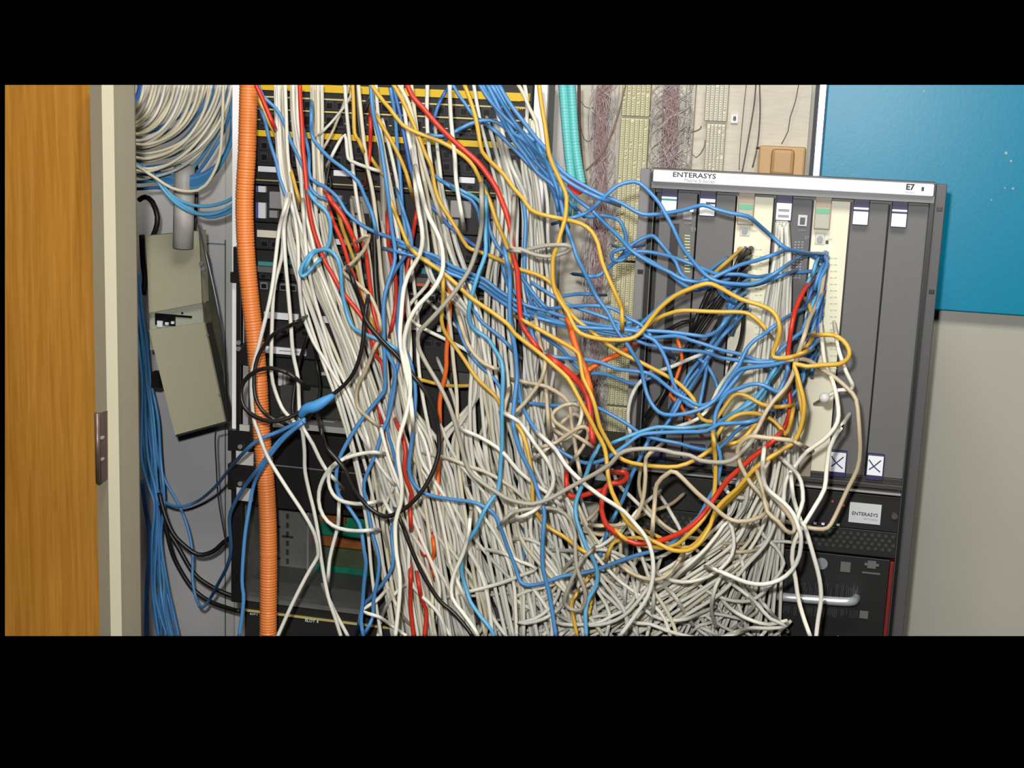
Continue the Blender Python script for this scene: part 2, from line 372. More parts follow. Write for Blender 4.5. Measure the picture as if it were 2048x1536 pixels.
# ---------------------------------------------------------------- chassis on the right
YC = 2.30
ch = empty('network_chassis', W(1570, 975, YC), 'tall grey modular network chassis with white top bezel and vertical card slots', 'network chassis')
def cx(px, py=600): return W(px, py, YC).x
XA, XB = cx(1288, 600 - 230) , cx(1872, 600)
XA = cx(1266, 600); xa_in = cx(1293, 600); xb_in = cx(1842, 600)
def cz(x, y): return W(x, y, YC).z
ZT = cz(1590, 352); ZB = cz(1590, 1400)
bm = nb(); box(bm, xa_in + .004, xb_in - .004, YC + .03, YC + .30, ZB, ZT - .035); obj('case', bm, black_metal, ch)
bm = nb(); box(bm, XA, xa_in - .006, YC + .0, YC + .012, ZB, ZT - .001, .0012); box(bm, xa_in - .006, xa_in + .004, YC - .006, YC + .03, ZB, ZT - .004, .0012, 1); obj('ear', bm, [mat('ear_pale', (124, 124, 126), .5), port_m], ch)
bm = nb(); box(bm, xb_in - .002, xb_in + .006, YC - .012, YC + .03, ZB, ZT - .001, .0012, 1); box(bm, xb_in + .006, XB, YC, YC + .012, ZB, ZT - .001, .0012); obj('ear', bm, [ear_grey, port_m], ch)
for (x, y) in ((1880, 418), (1864, 583), (1281, 543)):
    bm = nb(); pb(bm, x - 6, y - 4, x + 5, y + 5, YC - .001, .002, bev=.0005); obj('notch', bm, port_m, ch)
x0 = cx(1311, 345); x1 = cx(1866, 380)
zt_ = cz(1590, 353); zb_ = cz(1590, 380)
zt2 = cz(1310, 334); zb2 = cz(1310, 362)
bez_t = (cz(1330, 334) + cz(1850, 370)) / 2; bez_b = (cz(1330, 359) + cz(1850, 394)) / 2
bm = nb(); box(bm, x0, x1, YC - .03, YC + .03, bez_b, bez_t, .002); bz = obj('bezel', bm, mat('bezel_white', (232, 233, 240), .4), ch, label='white top bezel')
bm = nb(); box(bm, x0 - .002, x1 + .002, YC - .026, YC + .0, bez_t, bez_t + .002); obj('top_lip', bm, chassis_grey, ch)
bm = nb(); box(bm, x0 - .002, x1 + .002, YC - .022, YC + .02, bez_b - .010, bez_b); obj('lower_lip', bm, mat('lip_mid', (112, 114, 114), .4), ch)
YB = YC - .0302
text('lettering', 'ENTERASYS', 1346, 353, 86, YB, ink, bz, bold=.012, yscale=.82)
text('lettering', 'Matrix E-Series', 1369, 363, 60, YB, ink_grey, bz, yscale=.9)
text('lettering', 'CHASSIS', 1455, 358, 34, YB, mat('ink_faint', (212, 212, 216), .6), bz)
text('lettering', 'E7', 1812, 379, 17, YB, ink, bz, bold=.03)
text('lettering', 'MATRIX', 1811, 386, 18, YB, ink_grey, bz)
bm = nb(); pb(bm, 1843, 374, 1848, 382, YB - .0004, .0006); obj('power_lamp', bm, ink, bz)
slots = [1319, 1396, 1473, 1549, 1627, 1703, 1780, 1862]
kinds = ['grey', 'grey', 'cream', 'port', 'cream', 'grey', 'grey']
ztop = [379 + (1319 + 77 * i + 38 - 1330) * .062 for i in range(7)]
zbm = cz(1715, 950)
ZM = (cz(1357, 381) + cz(1820, 414)) / 2
bm = nb(); box(bm, xa_in + .004, xb_in - .002, YC + .006, YC + .03, ZM - .002, bez_b + .01); obj('gap_backing', bm, port_m, ch)  # added black backing that keeps the gap under the bezel dark
descr = ['grey switch module', 'plain grey filler module', 'cream switch module with blue and black plugs', 'grey module feeding the thick white cable bundle',
         'cream switch module with a column of blue plugs', 'plain grey filler module', 'plain grey filler module']
mods = []
for i in range(7):
    xa = cx(slots[i] + 1.5, 402); xb = cx(slots[i + 1] - 1.5, 402)
    mm = {'grey': slot_grey, 'cream': cream_plate, 'port': mat('port_module', (84, 84, 87), .5)}[kinds[i]]
    bm = nb(); box(bm, xa, xb, YC, YC + .03, zbm, ZM, .0008)
    mo = obj('module', bm, mm, ch, label=descr[i]); mods.append(mo)
    # ejector tabs with labels
    tx0 = cx(slots[i] + 5.5, 390); tx1 = cx(slots[i] + 38, 390)
    tabm = tan if kinds[i] == 'cream' else navy
    
    zt = bez_b - .008
    hl = 0.042
    bm = nb(); box(bm, tx0, tx1, YC - .012, YC - .001, zt - (hl if kinds[i] != 'cream' else .052), zt, .001); tb = obj('ejector_tab', bm, tabm, mo)
    if kinds[i] == 'cream':
        bm = nb(); box(bm, tx0 + .002, tx1 - .002, YC - .0126, YC - .012, zt - .050, zt - .019); obj('label', bm, mat('label_greyish', (176, 176, 162), .5), tb)
        bm = nb(); box(bm, tx0 + .002, tx1 - .002, YC - .0132, YC - .0126, zt - .028, zt - .020); obj('label', bm, green_lab, tb)
    else:
        bm = nb(); box(bm, tx0 + .001, tx1 - .001, YC - .0126, YC - .012, zt - .041, zt - .015); obj('label', bm, white_lab, tb)
        if i in (0, 5, 6):
            bm = nb(); box(bm, tx0 + .001, tx1 - .001, YC - .0130, YC - .0126, zt - .021, zt - .018); obj('label_line', bm, teal if i == 0 else navy, tb)
        if i == 3:
            bm = nb()
            for k in range(2): box(bm, tx0 + .004, tx1 - .004, YC - .0130, YC - .0126, zt - .028 - k * .009, zt - .024 - k * .009)
            obj('label_line', bm, ink_grey, tb)
        if i == 1:
            bm = nb(); box(bm, tx0 + .010, tx1 - .001, YC - .0130, YC - .0126, zt - .023, zt - .020); obj('label_line', bm, ink, tb)
# module details
def face(mo, name, l, t, r, b, m, th=.002, Y=None, label=None, bev=0):
    Y = YC if Y is None else Y
    bm = nb(); pb(bm, l, t, r, b, Y - th, th, bev=bev); return obj(name, bm, m, mo, label=label)
face(mods[0], 'lamp', 1380, 417, 1387, 424, white_lab, .004)
face(mods[0], 'connector', 1366, 424, 1384, 439, ink_grey, .003); text('lettering', 'COM', 1369, 449, 13, YC - .0005, ink_grey, mods[0], bold=.02)
text('lettering', 'E1', 1382, 463, 9, YC - .0005, ink_grey, mods[0], bold=.02)
bm = nb()
for k in range(13): pb(bm, 1369, 470 + k * 6, 1380, 472.5 + k * 6, YC - .001, .001)
obj('led_marks', bm, led_y, mods[0], kind='stuff')
face(mods[0], 'gap', 1326, 446, 1343, 950, black_metal, .001)
for (mo, x, y) in ((mods[2], 1490, 453), (mods[4], 1640, 470)):
    bm = nb(); p = W(x, y + 8, YC); cyl(bm, p, p + Vector((0, -.005, 0)), .0048, 14); obj('rotary_switch', bm, mat('switch_grey', (120, 122, 126), .35, .4), mo)
    bm = nb(); pb(bm, x - 10, y - 4, x + 10, y + 19, YC - .002, .002, bev=.001); obj('switch_plate', bm, mat('plate_pale', (206, 204, 192), .5), mo)
    text('lettering', 'COM', x + 13, y + 10, 11, YC - .0005, ink_grey, mo)
    bm = nb()
    for k in range(36):
        pb(bm, x + 20 + (k % 2) * 8, y + 45 + (k // 2) * 13, x + 26 + (k % 2) * 8, y + 47 + (k // 2) * 13, YC - .001, .001)
    obj('led_marks', bm, mat('mark_green', (180, 206, 160), .5), mo, kind='stuff')
bm = nb(); pb(bm, 1651, 481, 1657, 488, YC - .001, .001); obj('reset_hole', bm, port_m, mods[4])
face(mods[3], 'console_port', 1596, 430, 1614, 452, mat('silver_bezel', (190, 192, 196), .4), .003); face(mods[3], 'console_hole', 1600, 435, 1610, 449, port_f, .004)
text('lettering', 'COM', 1597, 463, 13, YC - .0005, ink_grey, mods[3], bold=.02); text('lettering', 'E7', 1610, 478, 8, YC - .0005, ink_grey, mods[3])
bm = nb()
for k in range(14):
    for j in range(3): pb(bm, 1589 + j * 7 - k * .5, 483 + k * 5.5, 1593 + j * 7 - k * .5, 485.5 + k * 5.5, YC - .001, .001)
obj('led_marks', bm, ink_grey, mods[3], kind='stuff')
# connector column on module 4, where the white bundle plugs in
bm = nb()
for k in range(36):
    y = 440 + k * 13; x = 1564 - (y - 440) * .075
    pb(bm, x - 12, y, x + 12, y + 10, YC - .006, .006)
obj('connector_row', bm, mat('shiny_conn', (150, 150, 152), .3, .4), mods[3], kind='stuff')
def jackcol(mo, x, y0, y1, n):
    bm = nb()
    for k in range(n):
        y = y0 + (y1 - y0) * k / (n - 1); xx = x - (y - y0) * .083
        pb(bm, xx - 9, y - 4.5, xx + 9, y + 4.5, YC - .004, .004, mi=0); pb(bm, xx - 6, y - 3, xx + 6, y + 3, YC - .0046, .001, mi=1)
    return obj('jack_column', bm, [mat('jack_shell', (150, 150, 148), .4), port_m], mo)
jackcol(mods[2], 1492, 500, 625, 11); jackcol(mods[4], 1640, 508, 720, 17)
# lower tabs with crossed labels
for (x, y, i) in ((1676, 924, 5), (1751, 931, 6)):
    bm = nb(); pb(bm, x - 18, y - 22, x + 17, y + 30, YC - .010, .010, bev=.001); tb = obj('ejector_tab', bm, navy, mods[i])
    bm = nb(); pb(bm, x - 16, y - 19, x + 15, y + 20, YC - .0105, .0005); obj('label', bm, white_lab, tb)
    bm = nb()
    for (a, c) in (((x - 13, y - 12), (x + 9, y + 13)), ((x + 11, y - 10), (x - 13, y + 8))):
        sweep(bm, catmull([W(a[0], a[1], YC - .0108), W((a[0] + c[0]) / 2 - 1, (a[1] + c[1]) / 2 + 1.5, YC - .0108), W(c[0], c[1], YC - .0108)], .004), .0010, 6)
    obj('pen_mark', bm, ink_blue, tb, label='blue pen cross')
for (x, y, i) in ((1608, 925, 4), (1462, 905, 2)):
    bm = nb(); pb(bm, x - 18, y - 30, x + 15, y + 28, YC - .010, .010, bev=.001); tb = obj('ejector_tab', bm, tan, mods[i])
    bm = nb(); pb(bm, x - 15, y - 26, x + 12, y + 10, YC - .0105, .0005); obj('label', bm, mat('label_pinkish', (176, 160, 148), .5, var=.3, scale=60), tb)
for i in (0, 1, 3):
    x = slots[i] - 20
    bm = nb(); pb(bm, x, 885 + i * 5, x + 32, 925 + i * 5, YC - .010, .010, bev=.001); obj('ejector_tab', bm, navy, mods[i])
# ledge under the cards
def cbar(name, l, r, t, b, Y, depth, m, par, label=None, xref=1700, bev=.0008):
    bm = nb(); box(bm, W(l, (t + b) / 2, Y).x, W(r, (t + b) / 2, Y).x, Y, Y + depth, W(xref, b, Y).z, W(xref, t, Y).z, bev); return obj(name, bm, m, par, label=label)
cbar('ledge', 1238, 1806, 950, 961, YC - .004, .03, mat('ledge_dark', (46, 46, 46), .4), ch)
cbar('ledge', 1238, 1806, 963, 972, YC - .012, .03, mat('ledge_dark2', (58, 56, 54), .4), ch)
cbar('ledge_glint', 1240, 1803, 979, 983, YC - .014, .02, mat('ledge_glint', (150, 148, 150), .35), ch)
fan = empty('fan_tray', W(1600, 1100, YC), 'black fan tray with white brand label and perforated vent below the card slots', 'fan tray')
cbar('front', 1234, 1800, 986, 1056, YC - .006, .035, black_metal, fan)
cbar('vent_frame', 1232, 1795, 1057, 1108, YC - .006, .035, mat('vent_black', (20, 20, 20), .5), fan)
bm = nb(); pb(bm, 1698, 1007, 1762, 1047, YC - .0075, .0015); lb = obj('brand_label', bm, mat('label_silver', (198, 202, 206), .5), fan, label='pale label with dark lettering')
text('lettering', 'ENTERASYS', 1704, 1029, 52, YC - .0077, ink, lb, bold=.012); text('lettering', 'NETWORKS', 1727, 1039, 28, YC - .0077, ink_grey, lb)
bm = nb()
for rr_ in range(4):
    for c_ in range(40):
        x = 1240 + c_ * 14 + (rr_ % 2) * 7; y = 1066 + rr_ * 9 + (x - 1700) * .09
        if x > 1788: continue
        p = W(x, y, YC - .0062); cyl(bm, p, p + Vector((0, -.001, 0)), .0032, 6)
obj('vent_holes', bm, mat('mesh_grey', (74, 74, 72), .35, .3), fan, kind='stuff')
bm = nb(); p = W(1789, 1031, YC - .006); cyl(bm, p, p + Vector((0, -.006, 0)), .005, 12); obj('thumb_screw', bm, mat('screw_dark', (90, 84, 78), .4, .4), fan)
for (x, y) in ((1630, 1047), (1646, 1048), (1676, 1050), (1560, 1042)):
    bm = nb(); pb(bm, x - 3, y - 2, x + 3, y + 2, YC - .008, .002); obj('indicator', bm, white_lab, fan)
for (x, y) in ((1665, 1003), (1687, 1011)):
    bm = nb(); pb(bm, x - 2, y - 2, x + 2, y + 2, YC - .008, .002); obj('indicator', bm, mat('ind_red', (190, 60, 60), .5), fan)
ps = empty('power_supply', W(1640, 1272, YC), 'black power supply with bright curved handle at the foot of the chassis', 'power supply')
cbar('front', 1400, 1772, 1112, 1300, YC - .004, .03, mat('psu_black', (20, 19, 19), .5), ps)
cbar('side', 1773, 1781, 1115, 1290, YC - .002, .03, mat('psu_red', (110, 24, 20), .5), ps, label='dark red edge strip')
# handle
hp = catmull([W(1562, 1192, YC - .004), W(1556, 1192, YC - .022), W(1560, 1193, YC - .042), W(1600, 1197, YC - .046), W(1680, 1203, YC - .046), W(1704, 1203, YC - .042), W(1710, 1200, YC - .022), W(1712, 1196, YC - .004)], .006)
bm = nb(); sweep(bm, hp, .0072, 12); obj('handle', bm, mat('handle_silver', (214, 222, 230), .25, .5), ps, label='bright silver handle', smooth=True)
bm = nb()
rs = random.Random(5)
for k in range(46):
    x = 1556 + k * 3.5
    if rs.random() < .75: pb(bm, x, 1158 + (x - 1556) * .03 + rs.uniform(0, 18), x + 1.1, 1187 + (x - 1556) * .06, YC - .006, .002)
    if rs.random() < .8: pb(bm, x, 1212 + (x - 1556) * .06, x + 1.2, 1218 + (x - 1556) * .06 + rs.uniform(2, 12), YC - .006, .002)
obj('grille_slots', bm, mat('fin_grey', (86, 92, 90), .35, .4), ps, kind='stuff')
bm = nb(); p = W(1643, 1127, YC - .005); cyl(bm, p, p + Vector((0, -.001, 0)), .0098, 20); obj('round_sticker', bm, mat('sticker_grey', (128, 136, 142), .5), ps)
for k_, q_ in enumerate(((1681, 1124, 1701, 1144), (1735, 1122, 1752, 1137), (1719, 1222, 1736, 1237), (1724, 1145, 1760, 1148))):
    bm = nb(); pb(bm, *q_, YC - .006, .001)
    if k_ == 1: pb(bm, 1729, 1127, 1758, 1132, YC - .0062, .001)
    obj('warning_mark', bm, mat('mark_grey', (96, 98, 98), .5), ps)
for (x, y) in ((1548, 1138), (1571, 1141)):
    bm = nb(); p = W(x, y, YC - .005); cyl(bm, p, p + Vector((0, -.002, 0)), .0018, 8); obj('indicator', bm, mat('ind_green', (190, 220, 120), .5), ps)

# ---------------------------------------------------------------- punch-down field on the board
pbm = mat('punch_cream', (222, 218, 184), .5, var=.12, scale=120); pbm2 = mat('punch_pale', (226, 222, 210), .5, var=.1, scale=120)
def punch(l, r, t, b, m, label, ncol):
    x0 = W(l, t, YW - .02).x; x1 = W(r, t, YW - .02).x; z1 = W((l + r) / 2, t, YW - .02).z; z0 = W((l + r) / 2 - (b - t) * .06, b, YW - .02).z
    e = empty('punch_down_block', Vector(((x0 + x1) / 2, YW, z0)), label, 'punch-down block', 'punch-down blocks on the board')
    bm = nb(); box(bm, x0, x1, YW - .026, YW - .006, z0 + .001, z1 - .001, .001); obj('base', bm, m, e)
    w = (x1 - x0) / ncol
    bm = nb(); nr = int((z1 - z0) / .0042)
    for c in range(ncol):
        for q in range(nr):
            if random.random() < .06: continue
            z = z0 + .002 + q * .0042; box(bm, x0 + w * (c + .28), x0 + w * (c + .72), YW - .033, YW - .026, z, z + .0022)
    obj('clip_rows', bm, [mat('clips_' + m.name, (232, 228, 196) if m is pbm else (234, 232, 222), .45)], e, kind='stuff')
    bm = nb()
    for c in range(ncol + 1): box(bm, x0 + w * c - .0006, x0 + w * c + .0006, YW - .030, YW - .026, z0 + .002, z1 - .002)
    obj('fanning_strip', bm, mat('strip_dull', (160, 156, 120), .6), e)
ys = [120, 236, 524, 812, 1100]
nm = ['cream punch-down block at the top left of the board', 'cream punch-down block left of the chassis bezel', 'cream punch-down block left of the chassis card slots', 'lowest cream punch-down block beside the chassis']
for i in range(4):
    dx = -(ys[i] - 170) * .058
    punch(1247 + dx, 1303 + dx, ys[i], ys[i + 1] - 3, pbm, nm[i], 6)
punch(1417, 1462, 120, 243, pbm2, 'pale punch-down block above the chassis lettering, upper of two', 5)
punch(1415, 1452, 247, 420, pbm2, 'pale punch-down block above the chassis lettering, lower of two', 5)
punch(1378, 1396, 120, 420, pbm2, 'narrow pale punch-down strip right of the mauve wires', 2)
bm = nb(); pb(bm, 1462, 229, 1476, 246, YW - .012, .006); t_ = obj('tag', bm, white_lab, None, 'small white paper tag pinned on the pale board', 'paper tag')
text('lettering', '8', 1466, 241, 6, YW - .0122, ink, t_, bold=.03)
bm = nb(); sweep(bm, catmull([W(1170, 600, YW - .012), W(1165, 800, YW - .012), W(1160, 1000, YW - .012)], .05), .004, 8)
obj('wall_conduit', bm, mat('cond_grey', (170, 168, 160), .5), None, 'thin pale conduit running down the board behind the cables', 'conduit', smooth=True)
# thin jumper wires
def wires(name, label, specs, n, m, amp, r, seed):
    rs = random.Random(seed); bm = nb()
    for k in range(n):
        t = rs.random(); pts = []
        for (y, a, b) in specs:
            pts.append(W(a + (b - a) * min(1, max(0, t + rs.uniform(-amp, amp))), y, YW - .034 - rs.uniform(0, .018)))
        sweep(bm, catmull(pts, .012), r, 4)
    return obj(name, bm, m, None, label, 'wire bundle', kind='stuff', smooth=True)
sp = [(y, 1196 - (y - 170) * .045 + 4 * math.sin(y * .02), 1222 - (y - 170) * .045 + 4 * math.sin(y * .017)) for y in range(120, 1000, 45)]
wires('jumper_wires', 'thick bundle of thin mauve jumper wires down the left of the board', sp, 60, mat('wire_mauve', (176, 152, 152), .5, rgb2=(146, 120, 124), scale=200), .5, .0010, 11)
sp2 = [(y, a - 12, b + 16) for (y, a, b) in sp]
wires('jumper_wires', 'loose pale wires around the left mauve bundle', sp2, 30, mat('wire_pale', (214, 210, 206), .5, rgb2=(166, 160, 166), scale=60), .6, .0007, 12)
sp = [(y, 1328 - (y - 170) * .04, 1358 - (y - 170) * .03) for y in range(120, 420, 30)]
wires('jumper_wires', 'bundle of thin mauve wires above the chassis top left corner', sp, 50, mat('wire_mauve2', (176, 152, 152), .5, rgb2=(146, 120, 124), scale=200), .4, .0010, 13)
wires('jumper_wires', 'loose pale wires around the right mauve bundle', [(y, a - 22, b + 26) for (y, a, b) in sp], 34, MATS['wire_pale'], .5, .0008, 14)
wires('jumper_wires', 'thin pale vertical wires between turquoise conduit and mauve bundle', [(y, 1172 - (y - 400) * .03, 1192 - (y - 400) * .03) for y in range(400, 1000, 60)], 14, MATS['wire_pale'], .3, .0009, 15)
def thin(pts, label, m=None, r=.0009, Y=YW - .03, name='jumper_wire', cat='wire'):
    bm = nb(); sweep(bm, catmull([W(x, y, Y) for x, y in pts], .01), r, 6)
    return obj(name, bm, m or mat('wire_brown', (104, 92, 92), .5), None, label, cat, smooth=True)
thin([(1252, 165), (1240, 215), (1222, 270), (1205, 305), (1188, 325), (1172, 341)], 'brown wire slanting across the left mauve bundle', mat('wire_tan', (150, 120, 106), .5), .0014, YW - .06)
thin([(1512, 165), (1508, 210), (1498, 270), (1488, 325), (1484, 345)], 'dark wire hanging down left of the tan box', r=.0013)
thin([(1519, 165), (1520, 230), (1515, 290), (1505, 335)], 'second dark wire hanging just left of the tan box', r=.0013)
thin([(1598, 165), (1590, 205), (1580, 235), (1576, 262), (1563, 288)], 'fine wire zigzagging down to the tan box', r=.0008)
thin([(1493, 165), (1487, 220), (1480, 300), (1478, 340)], 'faint grey wire beside the white paper tag', r=.0007)
thin([(1160, 200), (1170, 213), (1185, 216), (1192, 195)], 'short wire loop beside the turquoise conduit, upper', r=.0008)
thin([(1162, 255), (1168, 278), (1180, 282), (1192, 265)], 'short wire loop beside the turquoise conduit, lower', r=.0008)
thin([(1380, 165), (1382, 220), (1378, 290), (1392, 315), (1408, 295), (1410, 280)], 'grey wire looping beside the narrow punch-down strip', mat('wire_grey', (120, 120, 122), .5), r=.001)
thin([(1370, 262), (1385, 264), (1400, 258), (1402, 252)], 'short wire crossing to the narrow strip', r=.001)
thin([(1140, 548), (1150, 545), (1160, 550), (1170, 556)], 'short dark wire end left of the blue cables', r=.0009)
# tan box above the chassis
e = empty('telephone_jack', W(1560, 345, YW), 'tan plastic telephone jack box on the board above the chassis', 'jack box')
tb_ = mat('tan_box', (196, 158, 106), .45)
bm = nb(); pb(bm, 1516, 293, 1610, 352, YW - .035, .029, xref=1560, bev=.004); obj('cover', bm, tb_, e)
bm = nb(); pb(bm, 1541, 298, 1588, 352, YW - .046, .012, xref=1560, bev=.007); obj('hump', bm, mat('tan_box2', (188, 150, 100), .45), e)
bm = nb(); cyl(bm, W(1512, 296, YW - .03), W(1542, 294, YW - .03), .002, 8); obj('wire_clip', bm, port_m, e)

# ---------------------------------------------------------------- conduits
def ribbed(bm, path, r, pitch, depth, n=20):
    L_ = [0.0]
    for i in range(1, len(path)): L_.append(L_[-1] + (path[i] - path[i - 1]).length)
    return sweep(bm, path, r, n, rf=lambda i: r - depth * (1 if (L_[i] / pitch) % 1.0 < 0.3 else 0))
op = [(498, 150), (494, 300), (489, 400), (492, 500), (501, 600), (510, 680), (517, 760), (522, 850), (529, 930), (535, 1020), (537, 1120), (536, 1300)]
YO = 2.12
path = catmull([W(x, y, YO) for x, y in op], .0011)
bm = nb(); ribbed(bm, path, .0143, .0046, .0011, 20)
obj('orange_conduit', bm, mat('conduit_orange', (224, 130, 66), .42), None, 'wide ribbed orange conduit running full height left of the rack', 'conduit', smooth=True)
tq = mat('conduit_turquoise', (112, 204, 206), .35)
for k, (pts, lab) in enumerate((([(1124, 150), (1130, 230), (1136, 300), (1144, 372)], 'left of the two ribbed turquoise conduits right of the rack'), ([(1141, 150), (1146, 230), (1152, 300), (1163, 368)], 'right of the two ribbed turquoise conduits, beside the dark shadow strand'))):
    path = catmull([W(x, y, 2.42) for x, y in pts], .0012)
    bm = nb(); ribbed(bm, path, .0078, .005, .0006, 14); obj('turquoise_conduit', bm, tq, None, lab, 'conduit', smooth=True)
bm = nb(); sweep(bm, catmull([W(1158, 150, 2.44), W(1159, 260, 2.44), W(1164, 330, 2.44), W(1172, 378, 2.44)], .01), .0028, 8)  # dark strand modelled in place of a shadow edge by the conduits
obj('shadow_strand', bm, mat('shadow_brown', (70, 52, 46), .7), None, 'dark strand standing in for the shadow edge beside the turquoise conduits', 'shadow strand', smooth=True)
bm = nb(); prism(bm, [W(x, y, 2.23) for x, y in ((1133, 354), (1148, 364), (1168, 366), (1172, 376), (1160, 390), (1136, 388))], .012); bmesh.ops.bevel(bm, geom=bm.edges[:], offset=.0012, segments=2, affect='EDGES')
obj('red_tie', bm, red, None, 'red wrap around the lower end of the turquoise conduits', 'cable wrap')
for i, x in enumerate((1142, 1152)):
    bm = nb(); sweep(bm, catmull([W(x, 385, 2.38), W(x - 1, 405, 2.38), W(x - 2, 432, 2.38)], .01), .0026, 8); obj('turquoise_cable', bm, mat('cable_turq', (70, 172, 168), .4), None, ('left' if i == 0 else 'right') + ' of two thin turquoise cables emerging below the red wrap', 'cable', smooth=True)

# ---------------------------------------------------------------- junction box at the left
YJ = 2.45
jb = empty('junction_box', W(370, 870, YJ), 'beige metal junction box with crooked lower cover between door frame and rack', 'junction box')
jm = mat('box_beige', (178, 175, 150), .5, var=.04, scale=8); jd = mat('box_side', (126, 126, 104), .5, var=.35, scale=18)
bm = nb(); prism(bm, [W(x, y, YJ) for x, y in ((292, 472), (398, 462), (404, 606), (298, 626))], .03); obj('body', bm, jm, jb)
bm = nb(); prism(bm, [W(x, y, YJ + .015) for x, y in ((299, 600), (405, 590), (410, 700), (300, 700))], .03); obj('inner_panel', bm, mat('inner_panel', (176, 180, 164), .5), jb)
bm = nb(); prism(bm, [W(x, y, YJ - .006) for x, y in ((298, 660), (408, 645), (450, 843), (350, 870))], .006); obj('cover', bm, jm, jb, label='crooked beige lower cover')
bm = nb(); prism(bm, [W(x, y, YJ + .001) for x, y in ((300, 662), (410, 648), (454, 846), (352, 874))], .03); obj('cover_shade', bm, mat('cover_shadow', (60, 58, 50), .6), jb)  # dark slab in the cover's outline, coloured as its shadow
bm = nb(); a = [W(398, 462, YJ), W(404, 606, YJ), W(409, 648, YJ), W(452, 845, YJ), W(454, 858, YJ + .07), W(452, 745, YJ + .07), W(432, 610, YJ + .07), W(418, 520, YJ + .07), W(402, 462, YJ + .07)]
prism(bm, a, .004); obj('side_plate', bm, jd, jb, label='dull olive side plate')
bm = nb(); pb(bm, 310, 628, 350, 651, YJ + .012, .003); obj('knockout', bm, port_m, jb)
bm = nb(); pb(bm, 350, 631, 383, 635, YJ + .012, .003); p = W(365, 626, YJ + .013); cyl(bm, p, p + Vector((0, -.002, 0)), .002, 8); obj('slot', bm, port_m, jb)
bm = nb(); pb(bm, 314, 642, 324, 654, YJ + .008, .004); pb(bm, 330, 645, 336, 650, YJ + .008, .004); pb(bm, 342, 643, 347, 648, YJ + .008, .004); obj('terminal', bm, white_lab, jb)
for (x, y) in ((403, 527), (407, 538), (411, 603), (416, 670), (440, 790)):
    bm = nb(); p = W(x, y, YJ - .004); cyl(bm, p, p + Vector((0, -.003, 0)), .004 if y < 550 else .0025, 10); obj('screw', bm, steel, jb)
bm = nb(); pb(bm, 302, 745, 318, 776, YJ + .05, .02); obj('bracket', bm, black_metal, jb)
bm = nb(); sweep(bm, catmull([W(369, 330, YJ - .022), W(368, 400, YJ - .022), W(366, 496, YJ - .022)], .03), .0185, 20)
obj('pipe', bm, mat('pvc_grey', (188, 184, 178), .45), None, 'short grey plastic pipe entering the top of the beige junction box', 'pipe', smooth=True)
bm = nb(); sweep(bm, catmull([W(393, 330, YJ + .09), W(393, 400, YJ + .09), W(389, 462, YJ + .09)], .03), .0035, 8)
obj('black_rod', bm, black_metal, None, 'thin black rod behind the grey plastic pipe', 'rod')
thin([(392, 430), (402, 470), (415, 530), (430, 600), (442, 660), (449, 730), (452, 800), (456, 858), (432, 862), (433, 940), (437, 1000), (447, 1060), (454, 1095)], 'thin black ground wire down the right side of the junction box', mat('wire_black', (40, 40, 46), .4), .0014, YJ - .02)
thin([(396, 440), (410, 500), (424, 560), (438, 630), (447, 700), (450, 770)], 'silvery braided wire beside the junction box', mat('wire_silver', (150, 152, 170), .35, .5), .0020, YJ - .015)

e = empty('equipment_box', W(1185, 1272, 2.42), 'dark equipment box low between the rack and the chassis', 'equipment box')
bm = nb(); pb(bm, 1118, 912, 1258, 1300, 2.42, .2, bev=.003); obj('case', bm, black_metal, e)
bm = nb(); pb(bm, 1160, 1003, 1196, 1052, 2.418, .002, bev=.001); obj('plate', bm, mat('plate_dull', (176, 172, 160), .5), e)
bm = nb(); pb(bm, 1190, 930, 1222, 962, 2.414, .006, bev=.001); obj('plate', bm, mat('plate_bluegrey', (150, 156, 160), .5), e)
